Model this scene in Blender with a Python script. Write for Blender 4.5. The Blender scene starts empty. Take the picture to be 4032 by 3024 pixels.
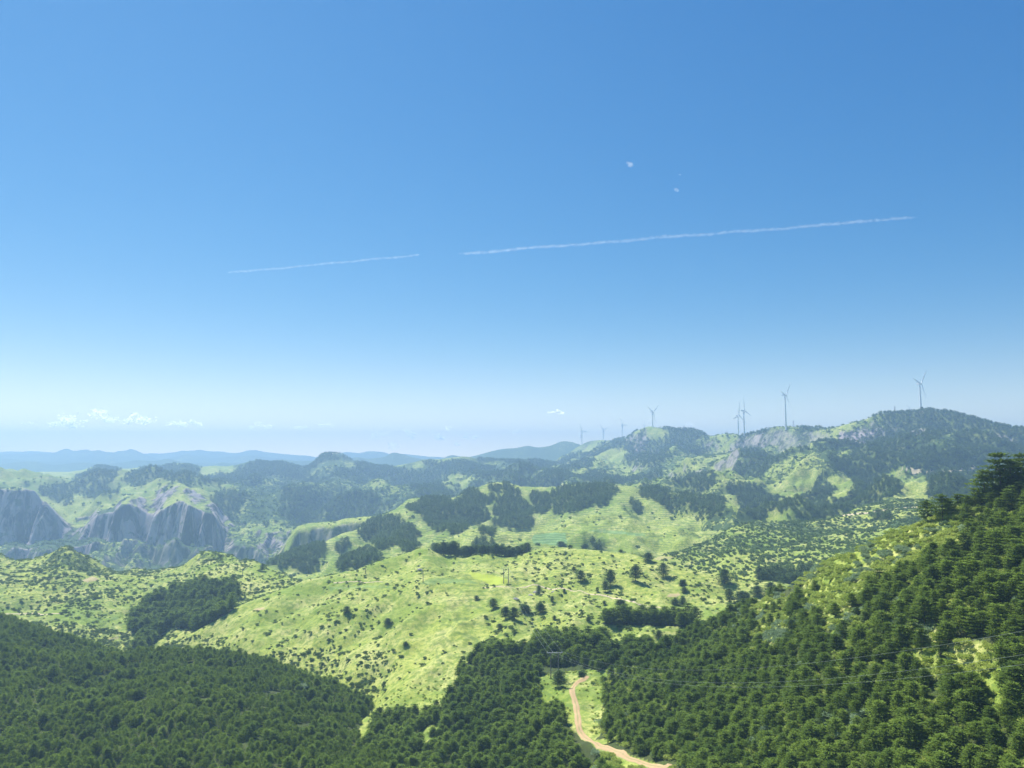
import bpy, math, random
import numpy as np
from mathutils import Vector, Matrix, Quaternion
rad = math.radians
rng = np.random.default_rng(7)
random.seed(7)
scene = bpy.context.scene
COL = scene.collection

# ------------------------------------------------------------------ camera
CAMZ = 400.0
F = 3028.0                      # focal length in pixels of the 4032 x 3024 frame
CX, CY = 2016.0, 1512.0
PITCH = rad(5.25)
cp, sp = math.cos(PITCH), math.sin(PITCH)
cam = bpy.data.cameras.new('camera')
cam.sensor_width = 36.0
cam.lens = 36.0 * F / 4032.0
cam.clip_start = 0.5
cam.clip_end = 200000.0
camo = bpy.data.objects.new('camera', cam)
camo.location = (0, 0, CAMZ)
camo.rotation_euler = (rad(90) + PITCH, 0, 0)
COL.objects.link(camo)
scene.camera = camo

# ------------------------------------------------------------------ light
SUN_EL, SUN_AZ = 57.0, -42.0     # azimuth from +Y, negative = to the left
w = bpy.data.worlds.new('World')
scene.world = w
w.use_nodes = True
nt = w.node_tree
nt.nodes.clear()
sky = nt.nodes.new('ShaderNodeTexSky')
sky.sky_type = 'NISHITA'
sky.sun_disc = False
sky.sun_elevation = rad(SUN_EL)
sky.sun_rotation = rad(SUN_AZ)
sky.altitude = 1500
sky.air_density = 1.0
sky.dust_density = 0.6
sky.ozone_density = 2.5
bg = nt.nodes.new('ShaderNodeBackground')
bg.inputs['Strength'].default_value = 0.11
wo = nt.nodes.new('ShaderNodeOutputWorld')
# graded per channel towards the photograph's deep, clear blue
sp_ = nt.nodes.new('ShaderNodeSeparateColor'); cb_ = nt.nodes.new('ShaderNodeCombineColor')
nt.links.new(sky.outputs[0], sp_.inputs[0])
for i_, (g_, k_) in enumerate(((1.75, 0.54), (1.0, 0.535), (0.65, 0.635))):
    a_ = nt.nodes.new('ShaderNodeMath'); a_.operation = 'MULTIPLY'; a_.inputs[1].default_value = 0.161
    b_ = nt.nodes.new('ShaderNodeMath'); b_.operation = 'POWER'; b_.inputs[1].default_value = g_
    c_ = nt.nodes.new('ShaderNodeMath'); c_.operation = 'MULTIPLY'; c_.inputs[1].default_value = k_ / 0.2126
    nt.links.new(sp_.outputs[i_], a_.inputs[0]); nt.links.new(a_.outputs[0], b_.inputs[0]); nt.links.new(b_.outputs[0], c_.inputs[0]); nt.links.new(c_.outputs[0], cb_.inputs[i_])
# pale band of thick far air low over the horizon
tg_ = nt.nodes.new('ShaderNodeTexCoord'); sx_ = nt.nodes.new('ShaderNodeSeparateXYZ'); nt.links.new(tg_.outputs['Generated'], sx_.inputs[0])
ab_ = nt.nodes.new('ShaderNodeMath'); ab_.operation = 'ABSOLUTE'; nt.links.new(sx_.outputs[2], ab_.inputs[0])
om_ = nt.nodes.new('ShaderNodeMath'); om_.operation = 'SUBTRACT'; om_.inputs[0].default_value = 1.0; om_.use_clamp = True; nt.links.new(ab_.outputs[0], om_.inputs[1])
pw_ = nt.nodes.new('ShaderNodeMath'); pw_.operation = 'POWER'; pw_.inputs[1].default_value = 22.0; nt.links.new(om_.outputs[0], pw_.inputs[0])
gl_ = nt.nodes.new('ShaderNodeVectorMath'); gl_.operation = 'SCALE'; gl_.inputs[0].default_value = (8.4, 6.8, 3.0); nt.links.new(pw_.outputs[0], gl_.inputs['Scale'])
ad_ = nt.nodes.new('ShaderNodeVectorMath'); ad_.operation = 'ADD'; nt.links.new(cb_.outputs[0], ad_.inputs[0]); nt.links.new(gl_.outputs[0], ad_.inputs[1])
nt.links.new(ad_.outputs[0], bg.inputs[0])
nt.links.new(bg.outputs[0], wo.inputs[0])
sun = bpy.data.lights.new('sun', 'SUN')
sun.energy = 4.0
sun.angle = rad(0.53)
sun.color = (1.0, 0.95, 0.86)
suno = bpy.data.objects.new('sun', sun)
sd = Vector((math.sin(rad(SUN_AZ)) * math.cos(rad(SUN_EL)), math.cos(rad(SUN_AZ)) * math.cos(rad(SUN_EL)), math.sin(rad(SUN_EL))))
suno.rotation_euler = sd.to_track_quat('Z', 'Y').to_euler()
suno.location = (0, 0, 900)
COL.objects.link(suno)
vs = scene.view_settings
vs.view_transform = 'Standard'
vs.look = 'None'
vs.exposure = 1.17
vs.gamma = 1.0
cy = scene.cycles
cy.use_denoising = True
try:
    cy.denoiser = 'OPENIMAGEDENOISE'
except Exception:
    pass
cy.max_bounces = 5
cy.diffuse_bounces = 1
cy.glossy_bounces = 1
cy.transmission_bounces = 2
cy.transparent_max_bounces = 16
cy.volume_bounces = 1
cy.use_adaptive_sampling = True
cy.adaptive_threshold = 0.02

# ------------------------------------------------------------------ pixel helpers
def ray(px, py):
    """pixel -> (t, s): X = t*Y, Z = CAMZ + s*Y"""
    u = (np.asarray(px, float) - CX) / F
    v = (CY - np.asarray(py, float)) / F
    d = cp - v * sp
    return u / d, (sp + v * cp) / d

def proj(X, Y, Z):
    z = Z - CAMZ
    dep = Y * cp + z * sp
    up = -Y * sp + z * cp
    dep = np.where(dep < 1, 1, dep)
    return CX + F * X / dep, CY - F * up / dep

CROPS = {'A': (0, 1700, 2.7657), 'B': (700, 1700, 2.7657), 'C': (1400, 1800, 2.765), 'D': (2200, 1600, 2.765),
         'E': (2900, 1600, 2.765), 'F': (3400, 1600, 2.765), 'G': (0, 0, 0.5486), 'Z1': (0, 1600, 1.6385),
         'Z2': (1350, 1600, 1.6385), 'Z3': (2700, 1600, 1.6607), 'Z4': (0, 2300, 1.6385), 'Z5': (1350, 2300, 1.6385),
         'Z6': (2700, 2300, 1.6607), 'H': (2000, 2100, 3.16), 'I': (2100, 2250, 3.16), 'S': (0, 0, 1.0),
         'T7': (2200, 1400, 2.765), 'T8': (2800, 1400, 2.458)}

def px(crop, *pts):
    x0, y0, s = CROPS[crop]
    return [(x0 + p[0] / s, y0 + p[1] / s) + tuple(p[2:]) for p in pts]

# ------------------------------------------------------------------ noise
_perm = rng.permutation(4096)
_grad = rng.uniform(0, 2 * np.pi, 4096)
_gx, _gy = np.cos(_grad).astype(np.float32), np.sin(_grad).astype(np.float32)

def perlin(x, y, seed=0):
    xi = np.floor(x).astype(np.int64)
    yi = np.floor(y).astype(np.int64)
    xf = (x - xi).astype(np.float32)
    yf = (y - yi).astype(np.float32)
    def g(ix, iy, dx, dy):
        h = _perm[(_perm[(ix + seed * 131) & 4095] + iy) & 4095]
        return _gx[h] * dx + _gy[h] * dy
    u = xf * xf * xf * (xf * (xf * 6 - 15) + 10)
    v = yf * yf * yf * (yf * (yf * 6 - 15) + 10)
    a = g(xi, yi, xf, yf); b = g(xi + 1, yi, xf - 1, yf)
    c = g(xi, yi + 1, xf, yf - 1); d = g(xi + 1, yi + 1, xf - 1, yf - 1)
    return (a + u * (b - a)) * (1 - v) + (c + u * (d - c)) * v

def fbm(x, y, octs=4, seed=0, gain=0.5):
    s = np.zeros(np.broadcast(x, y).shape, np.float32); a = 1.0; f = 1.0
    for o in range(octs):
        s += a * perlin(x * f, y * f, seed + o * 7)
        a *= gain; f *= 2.03
    return s

def ridged(x, y, octs=3, seed=0):
    s = np.zeros(np.broadcast(x, y).shape, np.float32); a = 1.0; f = 1.0
    for o in range(octs):
        s += a * (1 - 2 * np.abs(perlin(x * f, y * f, seed + o * 11)) * 1.6)
        a *= 0.5; f *= 2.1
    return s / 1.75

def sstep(a, b, x):
    t = np.clip((x - a) / (b - a), 0, 1)
    return t * t * (3 - 2 * t)

# ------------------------------------------------------------------ terrain grid (columns fan out from the viewpoint)
Tm = np.arange(-0.75, 0.7501, 0.00125)
Tc = np.concatenate([np.linspace(-1.15, -0.76, 60), Tm, np.linspace(0.76, 1.15, 60)])
def rows(a, b, n):
    return np.exp(np.linspace(math.log(a), math.log(b), n, endpoint=False))
Yr = np.concatenate([rows(4, 100, 40), rows(100, 250, 150), rows(250, 720, 330), rows(720, 1200, 150), rows(1200, 1540, 110),
                     rows(1540, 1800, 130), rows(1800, 3500, 140), rows(3500, 8400, 120), [8400.0]])
NC, NR = len(Tc), len(Yr)
TT, YY = np.meshgrid(Tc, Yr)
XX = TT * YY
TT32, YY32, XX32 = TT.astype(np.float32), YY.astype(np.float32), XX.astype(np.float32)

def gsm(a, k, axis):
    """small box-ish smoothing"""
    if k < 1: return a
    ker = np.exp(-0.5 * (np.arange(-2 * k, 2 * k + 1) / k) ** 2); ker /= ker.sum()
    pad = [(0, 0)] * a.ndim; pad[axis] = (2 * k, 2 * k)
    b = np.pad(a, pad, mode='edge'); out = np.zeros_like(a); n = a.shape[axis]
    for i, kk in enumerate(ker):
        sl = [slice(None)] * a.ndim; sl[axis] = slice(i, i + n)
        out += kk * b[tuple(sl)]
    return out

def curve(pts):
    p = np.array(pts, float)
    t, s = ray(p[:, 0], p[:, 1])
    o = np.argsort(t)
    Yc = gsm(np.interp(Tc, t[o], p[o, 2]), 3, 0)
    sc = gsm(np.interp(Tc, t[o], s[o]), 2, 0)
    return Yc, sc * Yc           # height relative to the camera

def hill(curves, front=0.12, back=0.35, relief=(0, 100), spur=0.0, warp=None, anchor=0.10, seed=0, calm=None):
    cs = [curve(c) for c in curves]
    for i in range(1, len(cs)):
        cs[i] = (np.maximum(cs[i][0], cs[i - 1][0] + 2.0), cs[i][1])
    Yv = YY
    if warp is not None:
        Yv = YY + warp
    H = np.empty_like(YY)
    Y0, Z0 = cs[0]
    m = Yv <= Y0
    H[:] = np.where(m, Z0 - front * (Y0 - Yv), 0)
    for (ya, za), (yb, zb) in zip(cs[:-1], cs[1:]):
        f = (Yv - ya) / (yb - ya)
        k = (Yv > ya) & (Yv <= yb)
        H = np.where(k, za + (zb - za) * f, H)
    yl, zl = cs[-1]
    k = Yv > yl
    dd = Yv - yl
    H = np.where(k, zl - back * dd * dd / (dd + 0.02 * yl), H)
    amp, wl = relief
    if amp:
        wgt = sstep(0.004, anchor, np.abs(YY - yl) / yl)
        if calm is not None: wgt = wgt * (1 - calm)
        n = ridged(XX32 / wl, YY32 / wl * (0.55 if spur else 1.0), 5, seed) - 0.25
        n += 0.5 * fbm(XX32 / (wl * 0.3), YY32 / (wl * 0.3), 3, seed + 3)
        n -= 0.75 * (1 - sstep(anchor * 0.6, anchor * 2.6, np.abs(YY - yl) / yl)) * (YY < yl)
        H = H + amp * wgt * n * np.where(YY > yl, 0.6, 1.0)
    return H

# --- crest and slope lines, traced as (x, y, distance): every one stands at its own real distance
hills = []
def add(name, H): hills.append((name, H.astype(np.float32)))

# the hilltop the photographer stands on
add('viewpoint_hill', -4 - 0.5 * np.hypot(XX, YY) + 0 * YY + 2.0 * fbm(XX32 / 20, YY32 / 20, 3, 5))

# valley floors far out
add('valley_floor', np.full_like(YY, -330.0) + np.where(YY > 4000, 90, 0) + 12 * fbm(XX32 / 400, YY32 / 400, 3, 9))

# distant blue ranges
m1 = px('A', (-900, 225), (-300, 215), (0, 218), (95, 205), (150, 213), (370, 205), (440, 210), (580, 222), (900, 245), (1500, 240), (1660, 225), (1730, 235), (1850, 222), (1936, 213)) + \
     px('B', (40, 195), (100, 205), (180, 200), (235, 185), (290, 200), (340, 208), (480, 207), (560, 225), (680, 225), (720, 208), (800, 190), (870, 195), (930, 213), (1100, 230), (1300, 250), (1420, 255), (1520, 275), (1700, 255), (1780, 230), (1820, 213), (1890, 220)) + \
     px('Z2', (0, 292), (50, 290), (110, 300), (160, 285), (260, 290), (300, 305), (400, 303), (450, 310), (540, 320), (640, 325), (760, 345), (1400, 400), (4500, 420))
add('far_range', hill([[(a, b + 25, 7200) for a, b in m1], [(a, b, 7700) for a, b in m1]], back=0.4, relief=(35, 800), anchor=0.12, seed=21))
m2 = px('A', (-800, 240), (0, 240), (400, 240), (580, 228), (625, 210), (680, 185), (730, 171), (800, 205), (840, 203), (910, 185), (955, 187), (1000, 208), (1075, 188), (1150, 215), (1240, 222), (1290, 200), (1370, 205), (1400, 181), (1445, 182), (1500, 205), (1560, 230), (1640, 262), (1750, 300)) + \
     px('B', (50, 250), (110, 232), (200, 255), (400, 285), (600, 262), (850, 255), (950, 270), (1200, 290), (1260, 295), (1500, 305), (1750, 330)) + px('Z2', (200, 345), (4500, 500))
add('far_peaks', hill([[(a, b + 30, 6300) for a, b in m2], [(a, b, 6700) for a, b in m2]], back=0.4, relief=(32, 700), anchor=0.12, seed=22))
m3b = px('A', (-700, 300), (0, 290), (90, 285), (250, 300), (500, 320), (900, 318), (1300, 310), (1936, 330)) + px('B', (600, 330), (1100, 350), (1900, 390)) + px('Z2', (4500, 520))
add('blue_hills', hill([[(a, b + 30, 5500) for a, b in m3b], [(a, b, 5800) for a, b in m3b]], back=0.4, relief=(25, 600), anchor=0.12, seed=23))
m3 = px('A', (-700, 360), (0, 350), (100, 335), (240, 318), (400, 320), (560, 360), (640, 352), (700, 345), (860, 330), (1000, 330), (1080, 350), (1200, 345), (1380, 320), (1480, 300), (1600, 310), (1700, 310), (1830, 283), (1936, 312)) + \
     px('B', (50, 320), (100, 330), (200, 355), (350, 370), (430, 340), (490, 320), (580, 350), (700, 340), (900, 325), (1040, 312), (1100, 300), (1200, 303), (1290, 315), (1400, 308), (1500, 315), (1700, 325)) + \
     px('Z2', (60, 330), (100, 322), (150, 335), (230, 328), (280, 320), (320, 290), (360, 298), (410, 310), (450, 325), (560, 345), (650, 332), (690, 308), (740, 315), (800, 330), (1000, 370), (4500, 600))
add('near_blue_hills', hill([[(a, b + 40, 4600) for a, b in m3], [(a, b, 4950) for a, b in m3]], back=0.35, relief=(25, 450), anchor=0.1, seed=24))
m4 = px('Z2', (-2500, 560), (500, 430), (780, 332), (850, 315), (900, 302), (960, 285), (1030, 270), (1120, 265), (1190, 248), (1260, 262), (1340, 250), (1380, 232), (1420, 218), (1480, 225), (1540, 245), (1600, 290), (1800, 380), (4500, 560))
add('blue_ridge', hill([[(a, b + 90, 4050) for a, b in m4], [(a, b, 4600) for a, b in m4]], back=0.3, relief=(45, 700), anchor=0.12, seed=25, spur=1))

# plateau and knob behind the gorge, with the gorge cliffs in front
kc = [(-1500, 1860, 3000)] + [(a, b, 3000) for a, b in px('A', (0, 436), (200, 432), (380, 445), (430, 435), (600, 436), (740, 438), (900, 415), (1050, 370), (1130, 374), (1230, 400), (1400, 402), (1540, 386), (1700, 386), (1880, 355))] + \
     [(a, b, 2900) for a, b in px('B', (0, 340), (100, 345), (240, 385), (340, 372), (420, 370), (530, 378), (640, 358), (700, 343), (790, 318), (850, 309), (940, 330), (1030, 340), (1100, 328), (1180, 335), (1280, 370), (1380, 396), (1440, 372), (1500, 320), (1550, 262), (1600, 241), (1700, 232), (1780, 240), (1830, 270), (1860, 297), (1936, 322))] + \
     [(a, b, 2850) for a, b in px('Z2', (50, 345), (110, 358), (230, 390), (350, 382), (450, 362), (520, 342), (640, 340), (700, 330), (790, 321), (880, 340), (1000, 347), (1180, 350), (1240, 345), (1380, 367), (1600, 400), (2200, 480), (4500, 800))]
k_mid = px('A', (-3000, 560, 2200), (0, 540, 2200), (700, 560, 2150), (1300, 560, 2150), (1936, 560, 2150)) + px('B', (500, 620, 2150), (900, 640, 2150), (1500, 700, 2150)) + \
        px('C', (0, 330, 2150), (900, 330, 2150)) + px('D', (0, 720, 2150), (800, 860, 2100), (2000, 1100, 2100), (4500, 1500, 2100))
k_top = px('A', (-2500, 640, 1700), (0, 625, 1700), (180, 620, 1700), (380, 612, 1700), (440, 700, 1705), (520, 770, 1710), (600, 860, 1715), (660, 920, 1720), (720, 1000, 1716), (800, 1020, 1734), (930, 1015, 1736), (975, 1020, 1725),
           (1040, 930, 1700), (1100, 905, 1690), (1250, 890, 1680), (1320, 820, 1670), (1400, 800, 1670), (1440, 830, 1680), (1510, 850, 1690), (1540, 900, 1700), (1600, 930, 1700), (1700, 925, 1680), (1750, 880, 1650), (1850, 820, 1640), (1936, 775, 1640)) + \
        px('B', (50, 760, 1640), (130, 810, 1640), (200, 860, 1645), (300, 890, 1650), (370, 910, 1655), (420, 960, 1665), (450, 1010, 1680), (480, 1080, 1690), (640, 1110, 1700), (830, 1085, 1700), (960, 1110, 1700), (1200, 1080, 1700), (1500, 1110, 1700)) + \
        px('C', (0, 760, 1700), (1600, 700, 1700), (2212, 800, 1700)) + px('D', (4000, 1500, 1700))
k_bot = px('A', (-2500, 1250, 1665), (0, 1250, 1660), (150, 1200, 1655), (300, 1240, 1660), (450, 1180, 1665), (700, 1200, 1670), (900, 1190, 1700), (1060, 1160, 1670), (1200, 1240, 1650), (1350, 1300, 1640), (1480, 1210, 1650), (1600, 1290, 1650), (1800, 1300, 1610), (1936, 1330, 1605)) + \
        px('B', (100, 1320, 1605), (300, 1330, 1610), (480, 1330, 1640), (620, 1200, 1650), (850, 1180, 1650), (1010, 1330, 1650), (1200, 1200, 1650)) + px('C', (0, 1000, 1650), (2212, 1000, 1640)) + px('D', (4000, 1800, 1600))
k_ledge = [(a, b + 26, c - 90) for a, b, c in k_bot]
k_low = [(a, b + 100, c - 112) for a, b, c in k_bot]
k_floor = [(a, b + 260, c - 300) for a, b, c in k_bot]
cliffw = np.exp(-((YY32 - 1660) / 130) ** 2)
kw = cliffw * (-34 * np.abs(perlin(XX32 / 62, YY32 / 500, 31)) * 1.7 - 20 * ridged(XX32 / 30, YY32 / 300, 3, 33) - 8 * np.abs(perlin(XX32 / 9, YY32 / 60, 34)) * 1.6
               - 60 * np.maximum(0, perlin(XX32 / 190 + 0.3, YY32 / 900, 35)) - 13 * np.tanh(5 * perlin(XX32 / 42, YY32 / 900, 36)) - 6 * np.tanh(6 * perlin(XX32 / 17, YY32 / 900, 38)))
kh = hill([k_floor, k_low, k_ledge, k_bot, k_top, k_mid, kc], front=0.3, back=0.16, relief=(62, 400), spur=1, warp=kw, calm=0.92 * np.exp(-((YY32 - 1670) / 110) ** 4), anchor=0.14, seed=26)
ledge = np.exp(-((YY32 - 1530) / 55) ** 2) * 24 * np.clip(ridged(XX32 / 60, YY32 / 85, 3, 37), -0.6, 1.0)
add('gorge_plateau', kh + ledge)

# ridge with the wind turbines, running away to the left
tc = px('D', (-2500, 900, 4200), (-300, 640, 4000), (40, 580, 3900), (120, 500, 3900), (210, 432, 3900), (255, 410, 3900), (320, 375, 3800), (400, 366, 3800), (480, 360, 3700), (545, 378, 3600), (600, 366, 3500), (680, 346, 3400), (740, 340, 3300), (780, 300, 3000), (850, 256, 2950), (920, 236, 2900), (960, 211, 2860), (1020, 213, 2850), (1080, 226, 2820),
        (1190, 229, 2780), (1240, 240, 2760), (1340, 251, 2720), (1430, 243, 2680), (1500, 260, 2640), (1610, 311, 2580), (1650, 322, 2560), (1700, 316, 2540), (1790, 291, 2520), (1850, 296, 2500), (1950, 301, 2460), (2020, 320, 2400), (2060, 297, 2370), (2130, 286, 2350), (2212, 266, 2330)) + \
     px('E', (330, 250, 2300), (400, 216, 2250), (470, 211, 2220), (560, 213, 2180), (700, 222, 2150), (800, 230, 2120), (850, 225, 2110), (950, 238, 2080), (1080, 225, 2050), (1150, 206, 2040), (1200, 186, 2030), (1300, 156, 2010), (1400, 135, 2000), (1500, 96, 1990), (1560, 69, 1980), (1640, 61, 1970), (1720, 68, 1960), (1800, 62, 1955), (1900, 51, 1950), (1960, 50, 1950)) + \
     px('F', (640, 31, 1940), (700, 26, 1930), (800, 42, 1920), (900, 51, 1900), (1000, 71, 1880), (1150, 111, 1860), (1300, 151, 1840), (1450, 191, 1800), (1600, 231, 1780), (1747, 246, 1760), (2200, 320, 1700), (4000, 560, 1600))
def tcurve(fr, dy, lim=None):
    return [(a, b + dy, c * fr) for a, b, c in tc]
t_foot = px('D', (-2500, 1100, 2100), (0, 760, 2350), (400, 700, 2500), (900, 760, 2150), (1300, 760, 1950), (1700, 740, 1800), (2212, 800, 1560)) + px('E', (500, 830, 1470), (1000, 680, 1430), (1500, 720, 1400), (2212, 740, 1370)) + px('F', (1500, 705, 1340), (4000, 900, 1250))
t_low = px('D', (-2500, 1400, 1300), (0, 900, 1900), (500, 900, 1800), (1000, 930, 1650), (1700, 960, 1420), (2212, 1050, 1280)) + px('E', (600, 1050, 1220), (1200, 950, 1230), (1700, 930, 1210), (2212, 940, 1180)) + px('F', (1500, 900, 1150), (4000, 1200, 1100))
t_bot = px('D', (-2500, 1700, 1100), (0, 1150, 1450), (1000, 1250, 1250), (1700, 1300, 1120), (2212, 1340, 1050)) + px('E', (600, 1320, 1000), (1200, 1300, 990), (1700, 1200, 1000), (2212, 1150, 1000)) + px('F', (1747, 1150, 980), (4000, 1500, 950))
tct = px('S', (0, 1820, 3700), (2250, 1780, 3700)) + px('D', (400, 420, 3500), (900, 290, 2840), (1500, 320, 2590), (2000, 370, 2370)) + px('E', (150, 345, 2300), (330, 270, 2260), (560, 262, 2140), (860, 268, 2075), (1110, 268, 2010), (1500, 235, 1950), (1700, 200, 1925)) + px('F', (700, 120, 1880), (1747, 320, 1720), (4000, 620, 1560))
tcb = px('S', (0, 1850, 3650), (2250, 1810, 3650)) + px('D', (400, 500, 3380), (900, 360, 2800), (1500, 400, 2540), (2000, 450, 2330)) + px('E', (150, 440, 2262), (330, 440, 2205), (560, 440, 2090), (860, 425, 2030), (1110, 420, 1972), (1420, 410, 1920), (1650, 320, 1890)) + px('F', (700, 220, 1840), (1747, 400, 1690), (4000, 720, 1540))
tw = np.exp(-((YY32 - 2060) / 180) ** 2) * (-16 * np.abs(perlin(XX32 / 45, YY32 / 400, 41)) - 8 * ridged(XX32 / 18, YY32 / 200, 2, 42))
th_ = hill([t_bot, t_low, t_foot, tcb, tct, tc], front=0.25, back=0.3, relief=(52, 280), spur=1, warp=tw, calm=0.6 * np.exp(-((YY32 - 2040) / 110) ** 2), anchor=0.07, seed=27)
add('wind_farm_ridge', th_ - 330 * sstep(0.075, -0.02, TT) * sstep(4000, 3500, YY) - 600 * sstep(0.06, -0.05, TT))

# mesa on the near side of the gorge
c0 = px('B', (-1200, 1900, 1330), (900, 1500, 1330), (1100, 1330, 1330), (1180, 1190, 1330), (1290, 1032, 1340), (1400, 1000, 1345), (1600, 985, 1350), (1750, 976, 1350), (1800, 946, 1360), (1936, 936, 1360)) + px('C', (240, 640, 1350), (500, 700, 1350), (1000, 900, 1350), (3000, 1500, 1350))
c0t = [(a, b + (15 if a > 1160 else 4), c - 35) for a, b, c in c0]
c0b = [(a, b + (108 if a > 1160 else 30), c - 58) for a, b, c in c0]
mw = np.exp(-((YY32 - 1290) / 50) ** 2) * (-18 * np.abs(perlin(XX32 / 40, YY32 / 400, 45)) - 7 * ridged(XX32 / 15, YY32 / 200, 2, 46))
add('mesa', hill([[(a, b + 60, c - 120) for a, b, c in c0b], c0b, c0t, c0], front=0.3, back=0.5, warp=mw, relief=(6, 90), seed=28))

# terraced hill with the pine woods
c1 = px('B', (-1200, 2000, 950), (800, 1560, 960), (1030, 1420, 1020), (1200, 1340, 1050), (1380, 1270, 1080), (1570, 1215, 1100), (1680, 1160, 1130), (1800, 1100, 1160), (1936, 1076, 1180)) + \
     px('C', (80, 745, 1210), (150, 702, 1230), (250, 650, 1250), (450, 560, 1270), (540, 480, 1290), (600, 445, 1300), (740, 445, 1310), (900, 452, 1310), (1080, 440, 1310), (1160, 402, 1320), (1250, 352, 1330), (1350, 322, 1340), (1440, 287, 1350), (1590, 272, 1350), (1700, 287, 1350), (1800, 320, 1340), (1930, 325, 1330), (2212, 322, 1300)) + \
     px('D', (100, 862, 1300), (200, 850, 1290), (340, 852, 1280), (500, 866, 1270), (620, 858, 1260), (800, 866, 1260), (900, 905, 1250), (1050, 890, 1240), (1200, 930, 1230), (1400, 965, 1200), (1650, 985, 1170), (1900, 1060, 1120), (2000, 1180, 1080), (2150, 1235, 1040), (2400, 1400, 1000), (4500, 2000, 950))
c1m = px('B', (-1200, 2050, 860), (1100, 1480, 930), (1600, 1380, 980), (1936, 1330, 1000)) + px('C', (300, 1000, 990), (700, 900, 1030), (900, 830, 1080), (1200, 790, 1110), (1600, 790, 1130), (1960, 800, 1130), (2212, 700, 1130)) + \
      px('D', (100, 1170, 1120), (400, 1100, 1120), (700, 1150, 1100), (900, 1200, 1100), (1250, 1180, 1100), (1700, 1260, 1050), (2100, 1330, 1000), (4500, 2100, 900))
c1f = px('B', (-1200, 2100, 800), (1100, 1600, 860), (1936, 1560, 850)) + px('C', (0, 1240, 840), (600, 1050, 830), (1200, 1010, 840), (2212, 1010, 850)) + px('D', (0, 1560, 850), (600, 1620, 850), (1100, 1660, 840), (1700, 1500, 880), (2200, 1480, 880), (4500, 2200, 800))
c1h = hill([c1f, c1m, c1], front=0.3, back=0.4, relief=(21, 170), spur=1, anchor=0.1, seed=29)
add('terraced_hill', c1h)

# scrubby hill on the right, in front of the turbine ridge
r2 = px('D', (-2000, 2200, 620), (800, 1760, 680), (1040, 1655, 700), (1200, 1610, 720), (1400, 1562, 740), (1550, 1500, 770), (1700, 1432, 800), (1900, 1312, 850), (2050, 1270, 870), (2212, 1236, 880)) + \
     px('E', (290, 1262, 890), (600, 1256, 880), (800, 1254, 870), (960, 1240, 870), (1180, 1180, 880), (1320, 1100, 890), (1500, 1065, 890), (1650, 1030, 890), (1800, 1010, 880), (2000, 1020, 860), (2212, 1040, 840)) + px('F', (1000, 1040, 820), (1747, 1040, 780), (4000, 1200, 700))
r2m = px('S', (0, 2900, 560), (2500, 2230, 660), (2800, 2180, 700), (3050, 2150, 720), (3250, 2110, 740), (3400, 2085, 750), (3600, 2040, 740), (4032, 2000, 700), (5000, 2000, 650))
r2f = px('S', (0, 3100, 500), (2500, 2300, 610), (2800, 2290, 610), (3100, 2270, 590), (3400, 2200, 580), (4032, 2130, 560), (5000, 2130, 520))
add('scrub_hill', hill([r2f, r2m, r2], front=0.3, back=0.3, relief=(7, 100), spur=1, anchor=0.1, seed=30))

# brushy hills on the left
l1 = px('A', (-2500, 1300, 760), (-300, 1310, 770), (0, 1326, 780), (30, 1350, 780), (110, 1394, 780), (200, 1401, 790), (300, 1400, 790), (400, 1376, 780), (530, 1336, 770), (620, 1291, 760), (700, 1251, 755), (760, 1256, 755), (830, 1301, 760), (900, 1341, 765), (980, 1371, 770), (1100, 1440, 790), (1180, 1490, 810), (1250, 1530, 830), (1330, 1535, 840), (1400, 1506, 840), (1470, 1491, 830), (1530, 1491, 830), (1620, 1515, 830), (1700, 1511, 820), (1800, 1491, 810), (1936, 1486, 790)) + \
     px('B', (60, 1455, 780), (130, 1401, 770), (200, 1346, 760), (250, 1311, 755), (310, 1301, 755), (420, 1310, 755), (520, 1326, 750), (600, 1351, 740), (690, 1410, 730), (780, 1396, 720), (850, 1411, 715), (920, 1441, 710), (1000, 1481, 700), (1100, 1530, 690), (1200, 1580, 670), (1320, 1626, 650), (1500, 1720, 620), (2600, 2300, 560))
l1m = px('Z1', (-2500, 1200, 640), (0, 1150, 650), (500, 1120, 690), (800, 1080, 740), (1100, 1110, 700), (1500, 1130, 650), (1800, 1170, 620), (2212, 1350, 560), (3500, 2000, 500))
l1f = px('S', (-1500, 2500, 560), (0, 2480, 560), (300, 2500, 550), (500, 2590, 530), (700, 2560, 530), (900, 2500, 530), (1200, 2480, 520), (1600, 2600, 500), (2500, 3000, 450))
add('left_hills', hill([l1f, l1m, l1], front=0.4, back=0.4, relief=(5.5, 75), spur=1, anchor=0.08, seed=51))

# sunny meadow hill, the saddle and the wooded foot below it
mc = px('S', (-1500, 3000, 480), (500, 2700, 500), (900, 2430, 530), (1206, 2293, 560)) + px('C', (0, 1245, 565), (110, 1191, 570), (300, 1121, 580), (450, 1085, 590), (600, 1031, 600), (700, 991, 600), (790, 990, 600), (860, 1035, 600), (900, 1052, 600), (1000, 1080, 605), (1200, 1086, 605), (1420, 1046, 605), (1500, 1056, 605), (1640, 1090, 605), (1730, 1081, 605), (1830, 1051, 605), (1900, 1031, 600), (2050, 1005, 600), (2212, 985, 600)) + \
     px('H', (800, 190, 595), (930, 200, 590), (1200, 225, 580), (1400, 250, 570), (1600, 285, 560), (1800, 345, 550), (2000, 395, 540), (2140, 450, 530)) + px('Z3', (100, 1092, 525), (200, 1104, 520), (300, 1132, 515), (470, 1152, 500), (650, 1177, 490), (900, 1230, 470), (1500, 1400, 450), (2600, 1800, 400))
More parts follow.
